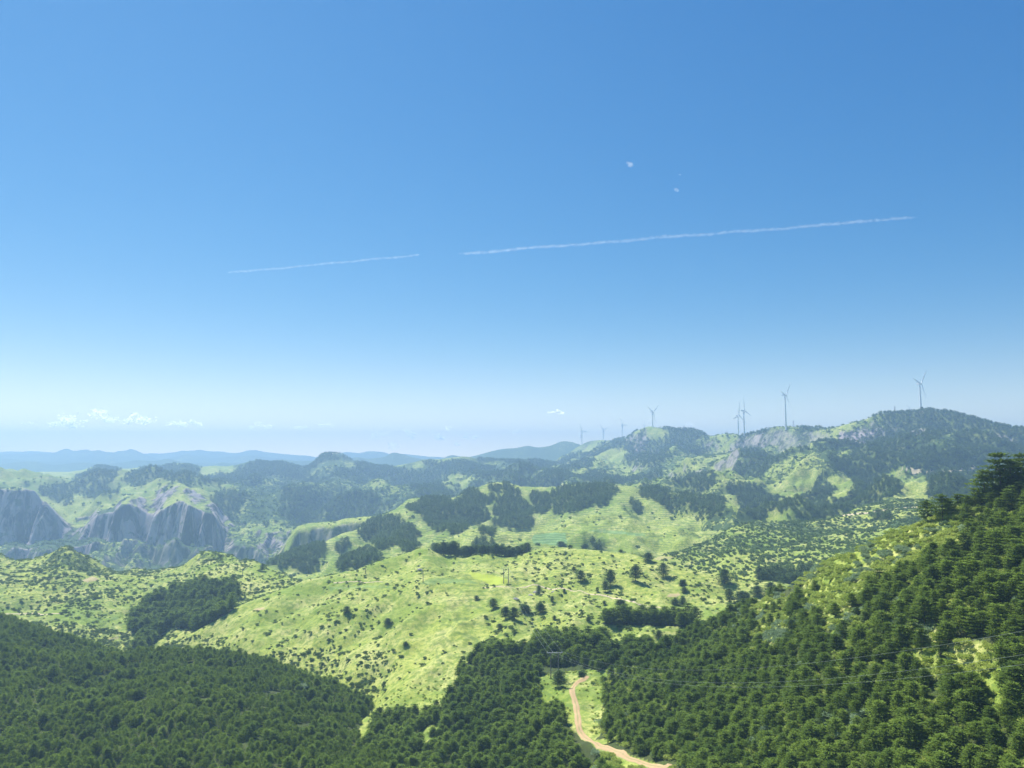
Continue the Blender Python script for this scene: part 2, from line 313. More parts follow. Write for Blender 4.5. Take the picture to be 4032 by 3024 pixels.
m_2 = px('S', (-1500, 3050, 470), (500, 2740, 480), (900, 2520, 500), (1300, 2420, 500), (1700, 2330, 505), (2000, 2300, 505), (2300, 2315, 500), (2500, 2350, 480), (2700, 2400, 465), (3000, 2400, 455), (3600, 2600, 430))
m_1 = px('S', (-1500, 3100, 460), (500, 2760, 460), (900, 2660, 465), (1300, 2620, 440), (1600, 2560, 430), (1900, 2500, 425), (2200, 2480, 415), (2500, 2475, 405), (2700, 2460, 405), (3000, 2440, 410), (3600, 2700, 400))
m_0 = px('S', (-1500, 3150, 450), (500, 2790, 445), (900, 2700, 448), (1300, 2790, 400), (1450, 2790, 385), (1600, 2740, 375), (1800, 2690, 370), (2000, 2665, 362), (2180, 2640, 355), (2450, 2600, 362), (2700, 2530, 372), (3000, 2470, 385), (3600, 2800, 370))
m_s = px('S', (-1500, 3200, 440), (500, 2820, 430), (900, 2760, 425), (1200, 2840, 385), (1400, 2900, 345), (1600, 2880, 330), (1800, 2810, 330), (2000, 2750, 332), (2180, 2695, 336), (2300, 2680, 338), (2450, 2640, 345), (2700, 2560, 360), (3000, 2520, 370), (3600, 2900, 350))
m_b = px('S', (-1500, 3400, 420), (900, 3000, 380), (1200, 3060, 320), (1500, 3100, 275), (1800, 3110, 262), (2100, 3110, 258), (2400, 3090, 240), (2700, 3090, 220), (3600, 3200, 200))
add('meadow_hill', hill([m_b, m_s, m_0, m_1, m_2, mc], front=0.25, back=0.22, relief=(5.0, 62), spur=1, anchor=0.05, seed=52))

# wooded spur at lower left: a back ridge and a front dome
l0b = px('Z4', (-1500, 40, 500), (0, 222, 470), (100, 248, 465), (200, 284, 460), (350, 345, 455), (500, 385, 450), (620, 425, 450), (720, 462, 450), (900, 560, 450), (1500, 900, 450), (3000, 1500, 430))
add('wooded_spur_back', hill([[(a, b + 110, c - 50) for a, b, c in l0b], l0b], front=0.3, back=0.45, relief=(2, 60), seed=53))
l0 = px('Z4', (-1500, 260, 400), (-300, 380, 400), (0, 420, 400), (350, 500, 400), (530, 510, 405), (620, 502, 410), (760, 478, 420), (900, 466, 425), (1100, 458, 428), (1300, 455, 428), (1450, 462, 425), (1560, 486, 420), (1700, 522, 415), (1850, 566, 408), (2000, 622, 400), (2120, 665, 394)) + \
     px('Z5', (0, 706, 390), (100, 756, 385), (200, 805, 380), (280, 856, 374), (330, 905, 368), (380, 985, 355), (430, 1080, 335), (480, 1180, 310), (900, 1500, 270), (3000, 2500, 250))
l0m = [(a, max(b + 60, 2750 + (b - 2550) * 0.8), 345 if a < 1200 else 345 - (a - 1200) * 0.05) for a, b, c in l0]
l0f = px('S', (-1500, 3060, 270), (0, 3080, 285), (700, 3090, 285), (1300, 3120, 270), (1700, 3160, 250), (3000, 3500, 230))
add('wooded_spur', hill([l0f, l0m, l0], front=0.12, back=0.5, relief=(4.5, 55), seed=54, anchor=0.06))

# near slope on the right, rising to the frame edge
r0 = px('S', (-1500, 3900, 260), (1500, 3400, 270), (2000, 3130, 285), (2250, 2960, 300), (2330, 2800, 318), (2388, 2665, 335), (2510, 2585, 345), (2700, 2512, 350), (2802, 2470, 345), (2900, 2420, 335), (3000, 2375, 320), (3061, 2345, 310), (3121, 2310, 300), (3242, 2228, 280), (3332, 2188, 268), (3400, 2158, 260), (3508, 2105, 250), (3592, 2080, 245), (3653, 2050, 240), (3718, 2018, 237), (3798, 1998, 235), (3870, 1968, 233), (3924, 1943, 232), (4032, 1908, 230), (4600, 1760, 225))
r0m = px('S', (-1500, 4000, 240), (1500, 3600, 240), (2000, 3200, 260), (2250, 3010, 270), (2388, 2900, 275), (2510, 2840, 275), (2700, 2760, 270), (3000, 2680, 245), (3300, 2560, 215), (3650, 2430, 190), (4032, 2330, 178), (4600, 2200, 165))
r0f = px('S', (-1500, 4200, 220), (1500, 3900, 220), (2000, 3500, 225), (2400, 3140, 226), (2700, 3120, 210), (3000, 3110, 188), (3500, 3100, 158), (4032, 3090, 138), (4600, 3000, 125))
add('near_slope', hill([r0f, r0m, r0], front=0.3, back=0.55, relief=(2.6, 32), seed=55, anchor=0.06))

mh = dict(hills)['meadow_hill']
uu, vv_ = (XX32 - YY32) * 0.7071, (XX32 + YY32) * 0.7071
mh += ((5.5 * ridged(uu / 60, vv_ / 260, 2, 57) + 1.8 * ridged(uu / 19, vv_ / 90, 2, 58)) * sstep(30, -60, XX32) * sstep(585, 520, YY32) * sstep(400, 440, YY32)).astype(np.float32)
names = [n for n, h in hills]
Hs = hills[0][1].copy(); ID = np.zeros(Hs.shape, np.int8)
for i, (n, h) in enumerate(hills[1:], 1):
    m = h > Hs
    Hs[m] = h[m]; ID[m] = i
del hills
Hs = gsm(gsm(Hs, 1, 0), 1, 1)
fine = fbm(XX32 / 9, YY32 / 9, 3, 61)
Hs += fine * np.clip(YY32 / 1200, 0.15, 1.2) * np.where(YY32 > 100, 1.0, 0.2)
ID_ = {n: i for i, n in enumerate(names)}

def isin(*ns):
    m = np.zeros(ID.shape, bool)
    for n in ns: m |= ID == ID_[n]
    return m

# ------------------------------------------------------------------ land cover, from outlines on the ground
ZZ = Hs + CAMZ
PX, PY = proj(XX, YY, ZZ)
wob = np.clip(YY32 / 1000, 0.3, 1.6)
PXw = (PX + 9 * fbm(XX32 / 28, YY32 / 60, 3, 71)).astype(np.float32)
PYw = (PY + 5 * fbm(XX32 / 28, YY32 / 60, 3, 72)).astype(np.float32)

def inside(poly, x, y):
    c = np.zeros(x.shape, bool)
    n = len(poly)
    for i in range(n):
        x1, y1 = poly[i][:2]; x2, y2 = poly[(i + 1) % n][:2]
        if y1 == y2: continue
        k = ((y1 > y) != (y2 > y)) & (x < (x2 - x1) * (y - y1) / (y2 - y1) + x1)
        c ^= k
    return c

def stamp(arr, val, poly, y0, y1):
    r0_, r1_ = np.searchsorted(Yr, [y0, y1])
    xs = [p[0] for p in poly]
    c0_, c1_ = np.searchsorted(Tc, [ray(min(xs), 1500)[0] * 1.12 - 0.02 if min(xs) < CX else ray(min(xs), 1500)[0] * 0.9 - 0.02,
                                     ray(max(xs), 1500)[0] * 1.12 + 0.02 if max(xs) > CX else ray(max(xs), 1500)[0] * 0.9 + 0.02])
    sl = (slice(r0_, r1_), slice(c0_, c1_))
    m = inside(poly, PXw[sl], PYw[sl])
    sub = arr[sl]; sub[m] = val; arr[sl] = sub

wood = np.zeros(Hs.shape, np.float32)
rock = np.zeros(Hs.shape, np.float32)
scrub = np.zeros(Hs.shape, np.float32)
field = np.zeros(Hs.shape, np.float32)
yfield = np.zeros(Hs.shape, np.float32)
terr = np.zeros(Hs.shape, np.float32)
bare = np.zeros(Hs.shape, np.float32)

# base cover by landform
scrub[:] = 0.25
big = fbm(XX32 / 240, YY32 / 300, 4, 73)
med = fbm(XX32 / 70, YY32 / 90, 3, 74)
k = isin('gorge_plateau')
scrub[k] = np.where((XX32[k] / YY32[k] < -0.36) & (YY32[k] > 1750), 0.16 + 0.2 * med[k], 0.85 + 0.55 * big[k] + 0.5 * med[k])
k = isin('wind_farm_ridge'); scrub[k] = 0.66 + 0.6 * big[k] + 0.5 * med[k]
k = isin('gorge_plateau'); wood[k] = ((big[k] + 0.8 * med[k] - 0.22 > 0) & (XX32[k] / YY32[k] > -0.30) & (YY32[k] > 1700)).astype(np.float32)
k = isin('wind_farm_ridge'); wood[k] = ((big[k] + 0.8 * med[k] - 0.27 - 0.25 * (YY32[k] < 1500) + 0.22 * (YY32[k] > 2350) > 0)).astype(np.float32)
k = isin('mesa'); scrub[k] = 0.15
k = isin('terraced_hill'); scrub[k] = 0.08 + 0.15 * med[k]
k = isin('scrub_hill'); scrub[k] = 0.62 + 0.5 * med[k]
k = isin('left_hills'); scrub[k] = 0.34 + 0.5 * med[k]
k = isin('meadow_hill'); scrub[k] = 0.15 + 0.3 * med[k]
gl = 5.5 * ridged(uu / 60, vv_ / 260, 2, 57) + 1.8 * ridged(uu / 19, vv_ / 90, 2, 58)
scrub[k] += (0.42 * sstep(0.5, -2.5, gl) * sstep(40, -40, XX32) * sstep(590, 540, YY32))[k]
k = isin('near_slope'); scrub[k] = 0.25
k = isin('far_range', 'far_peaks', 'blue_hills', 'near_blue_hills', 'blue_ridge', 'valley_floor'); scrub[k] = 0.9 + 0.3 * big[k]
k = isin('terraced_hill'); terr[k] = sstep(0.0, 1.0, 1.0)
k = isin('left_hills'); terr[k] = (XX32[k] / YY32[k] < -0.42) * 0.9
k = isin('meadow_hill'); terr[k] = 0.55 * (XX32[k] > -40)
k = isin('gorge_plateau'); terr[k] = np.where((XX32[k] / YY32[k] < -0.36) & (YY32[k] > 1750), 0.5, 0)
# left hills: the lower ground is dense brush
stamp(scrub, 0.75, px('Z4', (0, 200), (300, 260), (400, 330), (560, 330), (700, 280), (830, 330), (840, 460), (600, 440), (300, 330)), 450, 700)
stamp(scrub, 0.75, px('A', (200, 1560), (400, 1520), (560, 1340), (760, 1260), (1100, 1480), (1010, 1560), (850, 1659), (300, 1659)), 650, 900)
stamp(scrub, 0.6, px('B', (200, 1390), (300, 1310), (430, 1320), (600, 1360), (690, 1410), (500, 1390), (300, 1400), (130, 1420)), 650, 900)
stamp(scrub, 0.8, px('Z4', (940, 440), (1100, 380), (1250, 320), (1380, 330), (1600, 420), (1700, 500), (1350, 470), (1000, 460)), 430, 620)
stamp(scrub, 0.6, px('Z5', (0, 430), (200, 440), (380, 420), (390, 520), (280, 640), (200, 760), (120, 760), (0, 690)), 380, 600)
stamp(scrub, 0.75, px('Z4', (1650, 470), (1800, 420), (2050, 400), (2212, 430), (2212, 640), (2000, 600), (1800, 520)), 380, 600)

W = lambda c, y0, y1, *p: stamp(wood, 1.0, px(c, *p), y0, y1)
N = lambda c, y0, y1, *p: stamp(wood, 0.0, px(c, *p), y0, y1)
# woods on the terraced hill
W('C', 830, 1330, (0, 870), (40, 790), (110, 740), (170, 690), (270, 650), (360, 620), (470, 650), (530, 690), (560, 740), (630, 770), (640, 820), (700, 850), (680, 900), (700, 960), (680, 1010), (600, 1040), (540, 1055), (500, 1020), (450, 960), (380, 960), (340, 1010), (250, 1020), (200, 960), (170, 950), (160, 900), (130, 880), (60, 870))
W('B', 830, 1330, (980, 1430), (1100, 1370), (1290, 1310), (1480, 1220), (1560, 1215), (1610, 1250), (1600, 1340), (1540, 1420), (1510, 1500), (1440, 1560), (1350, 1540), (1200, 1480), (1000, 1460))
W('B', 830, 1330, (1730, 1470), (1800, 1380), (1936, 1320), (1936, 1500), (1880, 1530))
W('B', 830, 1330, (1720, 1210), (1850, 1190), (1860, 1230), (1810, 1310), (1700, 1300))
W('C', 830, 1330, (0, 1050), (120, 1010), (220, 1040), (250, 1100), (330, 1110), (230, 1170), (0, 1245))
W('C', 830, 1400, (640, 520), (690, 500), (730, 440), (800, 455), (1000, 450), (1080, 500), (1150, 440), (1200, 370), (1330, 350), (1370, 400), (1500, 420), (1480, 460), (1430, 520), (1400, 560), (1460, 650), (1450, 690), (1350, 740), (1250, 740), (1200, 760), (1180, 820), (1080, 860), (1030, 850), (990, 810), (930, 800), (900, 850), (870, 850), (850, 790), (790, 740), (720, 700), (730, 640), (690, 580))
W('C', 830, 1400, (560, 540), (620, 515), (680, 590), (680, 610), (600, 590))
W('C', 830, 1400, (1440, 310), (1500, 300), (1580, 340), (1560, 380), (1500, 375), (1440, 350))
W('C', 830, 1400, (1600, 285), (1690, 290), (1700, 340), (1780, 350), (1790, 430), (1850, 480), (1900, 560), (1950, 640), (1950, 700), (1960, 770), (1840, 795), (1780, 770), (1700, 780), (1600, 770), (1480, 740), (1480, 690), (1560, 690), (1530, 640), (1500, 600), (1530, 560), (1520, 490), (1560, 420), (1650, 400), (1600, 330))
W('C', 830, 1400, (1880, 400), (1990, 370), (2100, 380), (2212, 370), (2212, 680), (2160, 640), (2150, 560), (2080, 600), (2000, 640), (1960, 600), (1930, 540), (1900, 470))
W('D', 830, 1400, (0, 890), (120, 872), (340, 862), (520, 872), (640, 890), (640, 940), (560, 1000), (540, 1080), (440, 1085), (330, 1090), (210, 1110), (170, 1160), (60, 1150), (0, 1190))
W('D', 830, 1500, (850, 870), (1000, 880), (1150, 900), (1230, 980), (1290, 1080), (1300, 1130), (1240, 1170), (1180, 1130), (1100, 1060), (1000, 1010), (900, 980), (870, 930))
W('D', 830, 1500, (1280, 960), (1380, 960), (1500, 985), (1600, 1000), (1700, 980), (1800, 1010), (1815, 1110), (1780, 1180), (1700, 1240), (1560, 1180), (1420, 1170), (1400, 1110), (1320, 1090))
W('D', 830, 1400, (790, 1010), (870, 1030), (900, 1100), (930, 1140), (860, 1170), (790, 1120))
W('C', 830, 1300, (1345, 800), (1420, 785), (1510, 820), (1510, 870), (1400, 865), (1340, 860))
W('C', 830, 1300, (1600, 850), (1660, 850), (1665, 880), (1600, 875))
W('C', 780, 1200, (1210, 1020), (1250, 960), (1300, 915), (1370, 893), (1450, 930), (1540, 970), (1600, 1040), (1210, 1040))
W('D', 780, 1200, (330, 1480), (430, 1500), (520, 1510), (540, 1580), (400, 1560), (330, 1520))
# turbine ridge and the spurs below it
W('E', 950, 2000, (0, 940), (100, 930), (300, 935), (400, 970), (480, 1000), (510, 1030), (430, 1080), (380, 1150), (290, 1200), (250, 1230), (140, 1200), (60, 1150), (30, 1050), (0, 1000))
W('D', 950, 2000, (1910, 940), (2212, 930), (2212, 1240), (2080, 1210), (1990, 1160), (1990, 1080), (1960, 1000))
W('E', 950, 1700, (440, 1140), (480, 1060), (560, 1020), (700, 1010), (720, 1050), (640, 1110), (520, 1180), (470, 1190))
W('E', 900, 2300, (600, 1265), (640, 1170), (720, 1100), (800, 1040), (950, 1040), (1150, 1000), (1260, 950), (1290, 880), (1240, 830), (1280, 790), (1200, 720), (1070, 690), (1020, 620), (980, 590), (1100, 555), (1240, 560), (1300, 490), (1400, 430), (1450, 380), (1650, 330), (1670, 250), (1600, 190), (1550, 130), (1400, 140), (1500, 90), (1640, 55), (1960, 40), (2212, 40), (2212, 690), (1990, 690), (1700, 690), (1600, 740), (1540, 760), (1560, 800), (1700, 800), (1790, 870), (1780, 930), (1690, 990), (1600, 1040), (1400, 1080), (1260, 1130), (1180, 1180), (960, 1240), (800, 1260))
W('F', 1200, 2300, (800, 40), (1000, 60), (1300, 145), (1747, 240), (2400, 330), (2400, 720), (1500, 690), (960, 700), (830, 640), (780, 560))
N('F', 1200, 2300, (780, 210), (970, 205), (900, 250), (850, 270))
N('F', 1200, 2300, (720, 400), (800, 380), (870, 300), (950, 280), (1000, 320), (980, 460), (800, 490), (740, 440))
N('F', 1200, 2300, (530, 340), (600, 340), (640, 400), (560, 410))
W('F', 950, 1500, (690, 740), (850, 705), (1050, 730), (1150, 800), (1260, 850), (1290, 920), (1200, 1040), (1100, 1050), (880, 1050), (690, 1020), (740, 900), (690, 860))
W('E', 950, 1700, (880, 750), (940, 730), (1010, 760), (1020, 790), (960, 820), (890, 790))
W('E', 950, 1700, (810, 880), (900, 850), (1080, 900), (1060, 940), (960, 945), (820, 920))
W('E', 950, 1700, (720, 970), (900, 930), (980, 960), (960, 1010), (800, 1030), (700, 1000))
W('D', 1000, 2300, (1200, 770), (1350, 750), (1500, 720), (1700, 750), (1680, 880), (1600, 950), (1500, 960), (1360, 900), (1230, 820))
W('D', 1000, 2300, (1700, 900), (1900, 840), (2212, 860), (2212, 940), (1900, 940), (1700, 930))
W('D', 1500, 3600, (760, 360), (1200, 370), (1180, 560), (1100, 680), (800, 640), (700, 560), (780, 500))
W('D', 1500, 3600, (200, 800), (350, 700), (480, 700), (640, 840), (400, 860))
W('E', 600, 950, (1480, 1180), (1560, 1150), (1670, 1170), (1680, 1230), (1620, 1250), (1500, 1210))
# grass tongues that stay open on the spurs
for q in ([(320, 860), (500, 810), (700, 700), (840, 690), (1000, 690), (880, 760), (830, 860), (810, 940), (700, 990), (560, 1015), (400, 940)],
          [(1000, 790), (1100, 730), (1200, 780), (1280, 800), (1280, 900), (1250, 960), (1150, 995), (960, 1030), (1000, 960), (1080, 940), (1080, 890)],
          [(1700, 990), (1800, 900), (1840, 830), (2060, 750), (2070, 870), (2120, 900), (2080, 1020), (1800, 1010)],
          [(290, 1200), (440, 1070), (460, 1180), (600, 1100), (760, 1030), (700, 1100), (600, 1240), (300, 1260)]):
    stamp(scrub, 0.06, px('E', *q), 900, 1700)
stamp(scrub, 0.08, px('E', (1000, 570), (1100, 520), (1380, 430), (1300, 500), (1220, 560)), 1200, 2200)
stamp(scrub, 0.08, px('D', (1650, 960), (1900, 950), (1980, 1050), (1940, 1160), (1830, 1000)), 1000, 1500)
# woods beyond the gorge
for q in ([(770, 540), (900, 470), (1060, 375), (1150, 380), (1300, 410), (1290, 480), (1200, 520), (1150, 570), (1000, 585), (850, 560)],
          [(1260, 540), (1350, 490), (1480, 430), (1550, 390), (1700, 395), (1936, 350), (1936, 540), (1860, 560), (1740, 520), (1600, 530), (1560, 600), (1450, 600), (1380, 560)],
          [(380, 620), (560, 590), (760, 580), (950, 600), (950, 650), (880, 680), (780, 680), (760, 790), (690, 800), (560, 740), (440, 690)],
          [(880, 740), (960, 670), (1090, 600), (1200, 590), (1290, 660), (1270, 690), (1150, 700), (1020, 735)]):
    W('A', 1700, 3400, *q)
for q in ([(0, 370), (100, 365), (240, 390), (240, 440), (190, 500), (160, 550), (0, 550)],
          [(180, 530), (330, 490), (440, 460), (540, 480), (620, 440), (720, 400), (800, 330), (900, 320), (1100, 330), (1280, 370), (1400, 430), (1450, 560), (1350, 530), (1200, 540), (1000, 480), (850, 520), (820, 570), (650, 560), (480, 570), (250, 580)],
          [(340, 690), (500, 650), (620, 660), (740, 680), (800, 720), (700, 780), (650, 850), (600, 960), (480, 900), (400, 800)],
          [(1150, 640), (1400, 620), (1700, 680), (1830, 740), (1700, 850), (1500, 940), (1300, 960), (1250, 880), (1100, 720)]):
    W('B', 1700, 3400, *q)
N('B', 1700, 3400, (1010, 480), (1100, 435), (1110, 455), (1030, 490))
for q in ([(0, 60), (200, 80), (700, 160), (900, 280), (1070, 420), (950, 440), (700, 430), (560, 300), (300, 180), (0, 150)],
          [(150, 600), (160, 520), (250, 470), (400, 490), (430, 530), (300, 600), (220, 630)],
          [(700, 50), (900, 60), (1100, 40), (1500, 100), (1700, 140), (1850, 230), (1880, 310), (1500, 260), (1150, 160), (900, 160)],
          [(1900, 180), (2212, 150), (2212, 310), (1950, 320)]):
    W('C', 1700, 3600, *q)
stamp(scrub, 0.05, px('C', (930, 180), (1260, 200), (1240, 290), (1100, 420), (1020, 350), (950, 300)), 1700, 3400)
stamp(scrub, 0.12, px('A', (1300, 780), (1480, 680), (1936, 590), (1936, 760), (1700, 900), (1540, 860), (1400, 790)), 1640, 2300)
stamp(scrub, 0.12, px('B', (0, 580), (600, 590), (640, 640), (340, 680), (370, 780), (400, 880), (200, 840), (0, 740)), 1640, 2300)
W('Z3', 540, 760, (440, 1110), (600, 1080), (700, 1095), (830, 1060), (850, 1120), (700, 1180), (520, 1160))
# near woods
wood[isin('wooded_spur', 'wooded_spur_back')] = 1.0
wood[isin('near_slope')] = 1.0
W('Z4', 430, 760, (820, 270), (880, 165), (960, 110), (1180, 30), (1260, 0), (1440, 20), (1480, -10), (1530, 30), (1535, 95), (1490, 180), (1380, 240), (1240, 310), (1100, 280), (1000, 390), (900, 450), (820, 450), (900, 340), (840, 290))
W('Z5', 380, 520, (1650, 255), (1760, 225), (1980, 225), (2212, 235), (2300, 250), (2212, 275), (2000, 268), (1750, 262))
W('Z5', 250, 420, (860, 480), (960, 450), (1080, 450), (1120, 470), (1210, 440), (1240, 370), (1500, 370), (1520, 420), (1600, 380), (1690, 380), (1720, 450), (1800, 480), (1830, 410), (1890, 420), (2000, 460), (1800, 510), (1700, 545), (1640, 560), (1500, 580), (1400, 575), (1290, 590), (1290, 700), (1250, 770), (1400, 760), (1450, 840), (1480, 920), (1580, 990), (1640, 1080), (1700, 1120), (1760, 1200), (1760, 1600), (-100, 1600), (150, 1000), (235, 850), (340, 838), (480, 850), (650, 780), (745, 660), (735, 560), (780, 510))
S_NO = [('Z5', 250, 420, [(450, 990), (540, 920), (650, 890), (600, 970), (520, 1030)]),
        ('Z5', 250, 450, [(1290, 590), (1400, 570), (1600, 545), (1650, 560), (1600, 680), (1580, 760), (1590, 900), (1620, 1000), (1560, 1010), (1520, 970), (1470, 930), (1430, 870), (1380, 800), (1270, 790), (1240, 700), (1260, 620)]),
        ('Z5', 200, 420, [(1620, 1040), (1700, 1040), (1800, 1090), (1900, 1120), (2060, 1170), (2300, 1290), (2300, 1400), (2000, 1270), (1740, 1150)]),
        ('Z6', 120, 320, [(1030, 20), (1080, 20), (1090, 200), (1170, 260), (1090, 360), (1110, 450), (1060, 540), (1040, 600), (1000, 470), (1070, 400), (1000, 240)]),
        ('Z6', 120, 320, [(230, 200), (290, 190), (300, 300), (240, 340)])]
for c, a, b, q in S_NO: N(c, a, b, *q)
thin = np.zeros(Hs.shape, np.float32)
for c, q in (('Z3', [(760, 1180), (860, 1060), (1050, 930), (1150, 870), (1300, 780), (1450, 700), (1650, 650), (1780, 680), (1850, 780), (1700, 830), (1600, 800), (1500, 900), (1400, 920), (1300, 1010), (1200, 1010), (1130, 1100), (1050, 1110), (1060, 1200), (1080, 1329), (960, 1329), (900, 1250), (800, 1200)]),
             ('Z6', [(440, 110), (660, 90), (680, 180), (560, 250), (450, 220)]),
             ('Z6', [(1450, 260), (1640, 280), (1660, 440), (1500, 420)]), ('Z6', [(1700, 390), (1930, 370), (2050, 460), (2080, 640), (1980, 700), (1930, 560), (1720, 480)])):
    for dy_ in (0, 35, 70, 100): stamp(thin, 1.0, [(a, b + dy_) for a, b in px(c, *q)], 120, 345)
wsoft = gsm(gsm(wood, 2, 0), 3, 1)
tk = (thin > 0.5) & (ID == ID_['near_slope']); wood[tk] = 0.0; scrub[tk] = 0.22; thin_ok = tk
# rock
steep = np.gradient(Hs, axis=0) / np.gradient(YY, axis=0)
sx = np.gradient(Hs, axis=1) / np.gradient(XX, axis=1)
slope = np.hypot(steep, sx)
band = (YY32 > 1590) & (YY32 < 1775)
k = isin('gorge_plateau', 'mesa'); rock[k] = sstep(0.95, 1.35, np.where(band[k], 0.42, 0.0) + slope[k] + 0.5 * med[k]) * (YY32[k] < 1800) * np.where(YY32[k] < 1590, 0.6, 1.0)
k = isin('wind_farm_ridge'); rock[k] = 0.75 * sstep(1.0, 1.6, slope[k] + 0.8 * med[k]) * (YY32[k] > 1700)
for q, v in (([(1110, 275), (1500, 250), (1640, 235), (1480, 320), (1400, 405), (1120, 415)], 1.0), ([(330, 295), (860, 290), (1020, 300), (1040, 420), (900, 430), (600, 440), (330, 430)], 0.55), ([(100, 350), (300, 280), (300, 420), (200, 450), (60, 440)], 0.8)):
    stamp(rock, v, px('E', *q), 1700, 2500)
wood[rock > 0.5] = 0
wood[isin('gorge_plateau') & (YY32 < 1640)] = 0
# fields and bare ground
stamp(field, 1, px('C', (1920, 870), (1960, 840), (2212, 825), (2300, 830), (2300, 950), (2212, 960), (1930, 935)), 780, 1200)
stamp(field, 0.8, px('D', (300, 1350), (500, 1340), (700, 1370), (930, 1390), (930, 1410), (700, 1400), (400, 1370)), 780, 1200)
stamp(field, 0.55, px('Z2', (500, 1140), (550, 1115), (650, 1105), (750, 1115), (850, 1125), (870, 1140), (700, 1140), (520, 1148)), 450, 620)
stamp(field, 0.5, px('Z2', (-80, 1165), (100, 1158), (370, 1162), (370, 1170), (0, 1176), (-80, 1180)), 450, 640)
stamp(yfield, 1, px('Z2', (810, 1065), (900, 1080), (1040, 1100), (1075, 1120), (1060, 1145), (960, 1148), (900, 1120), (850, 1110)), 450, 640)
stamp(bare, 0.8, px('A', (900, 1620), (1000, 1580), (1050, 1590), (1080, 1610), (960, 1640)), 600, 900)
stamp(bare, 0.7, px('F', (580, 75), (600, 50), (660, 50), (640, 80)), 1700, 2100)
stamp(bare, 0.8, px('I', (1650, 320), (1700, 285), (1800, 265), (1840, 290), (1790, 320)), 400, 560)
stamp(bare, 0.5, px('H', (1810, 310), (1900, 280), (2100, 300), (2000, 330), (1850, 330)), 500, 800)
stamp(bare, 0.6, px('Z6', (1200, 1010), (1330, 1060), (1320, 1090), (1210, 1050)), 100, 260)
stamp(bare, 0.45, px('Z4', (690, 345), (760, 335), (770, 350), (700, 360)), 430, 700)
stamp(bare, 0.9, px('Z4', (1640, 160), (1700, 152), (1710, 162), (1650, 176)), 430, 600)
scrub = np.clip(scrub, 0, 1)

# ------------------------------------------------------------------ lookups on the terrain
def idx(X, Y):
    X = np.asarray(X, float); Y = np.asarray(Y, float)
    c = np.interp(X / Y, Tc, np.arange(NC)); r = np.interp(Y, Yr, np.arange(NR))
    return r, c

def samp(arr, X, Y, nearest=False):
    r, c = idx(X, Y)
    if nearest: return arr[np.rint(r).astype(int), np.rint(c).astype(int)]
    r0_ = np.clip(np.floor(r).astype(int), 0, NR - 2); c0_ = np.clip(np.floor(c).astype(int), 0, NC - 2)
    fr, fc = r - r0_, c - c0_
    return (arr[r0_, c0_] * (1 - fr) * (1 - fc) + arr[r0_ + 1, c0_] * fr * (1 - fc) + arr[r0_, c0_ + 1] * (1 - fr) * fc + arr[r0_ + 1, c0_ + 1] * fr * fc)

def ground(X, Y): return samp(ZZ, X, Y)

def hit(pxx, pyy, ymin=60.0, ymax=8300.0):
    """first ground point seen through a pixel, at least ymin away"""
    t, s = ray(pxx, pyy)
    Y = np.exp(np.arange(math.log(ymin), math.log(ymax), 0.0012))
    g = ground(t * Y, Y) - (CAMZ + s * Y)
    k = np.nonzero(g >= 0)[0]
    i = k[0] if len(k) else np.argmax(g)
    y = Y[i]
    return Vector((t * y, y, float(ground(t * y, y))))

def at(pxx, pyy, Y):
    t, s = ray(pxx, pyy)
    return Vector((t * Y, Y, CAMZ + s * Y))

# visibility of ground points from the viewpoint (horizon running up each column)
run = np.maximum.accumulate(np.where(YY > 60, Hs / YY, -9), axis=0)
def seen(X, Y, h):
    r, c = idx(X, Y)
    r_ = np.clip(np.floor(r).astype(int) - 1, 0, NR - 1); c_ = np.clip(np.rint(c).astype(int), 0, NC - 1)
    return (ground(X, Y) + h - CAMZ) / Y > run[r_, c_] - 0.0003

# ------------------------------------------------------------------ materials
def mat(name):
    m = bpy.data.materials.new(name); m.use_nodes = True
    n = m.node_tree; n.nodes.clear()
    return m, n
def nd(n, t, **kw):
    x = n.nodes.new(t)
    for k, v in kw.items():
        if k.startswith('i_'):
            x.inputs[int(k[2:])].default_value = v
        else: setattr(x, k, v)
    return x
def lk(n, a, b): n.links.new(a, b)
def mixc(n, f, a, b, blend='MIX'):
    x = n.nodes.new('ShaderNodeMix'); x.data_type = 'RGBA'; x.blend_type = blend
    if isinstance(f, (int, float)): x.inputs[0].default_value = f
    else: lk(n, f, x.inputs[0])
    for i, v in ((6, a), (7, b)):
        if isinstance(v, tuple): x.inputs[i].default_value = (*v, 1)
        else: lk(n, v, x.inputs[i])
    return x.outputs[2]
def math_(n, op, a, b=None, c=None, clamp=False):
    x = n.nodes.new('ShaderNodeMath'); x.operation = op; x.use_clamp = clamp
    for i, v in enumerate((a, b, c)):
        if v is None: continue
        if isinstance(v, (int, float)): x.inputs[i].default_value = v
        else: lk(n, v, x.inputs[i])
    return x.outputs[0]
def noise(n, vec, scale, detail=4, rough=0.55, dist=0.0):
    x = n.nodes.new('ShaderNodeTexNoise'); x.inputs['Scale'].default_value = scale
    x.inputs['Detail'].default_value = detail; x.inputs['Roughness'].default_value = rough
    x.inputs['Distortion'].default_value = dist
    lk(n, vec, x.inputs['Vector']); return x.outputs[0]
def maprange(n, v, a, b, c=0.0, d=1.0):
    x = n.nodes.new('ShaderNodeMapRange'); x.clamp = True; x.interpolation_type = 'SMOOTHSTEP'
    lk(n, v, x.inputs[0])
    for i, q in zip((1, 2, 3, 4), (a, b, c, d)):
        if isinstance(q, (int, float)): x.inputs[i].default_value = q
        else: lk(n, q, x.inputs[i])
    return x.outputs[0]

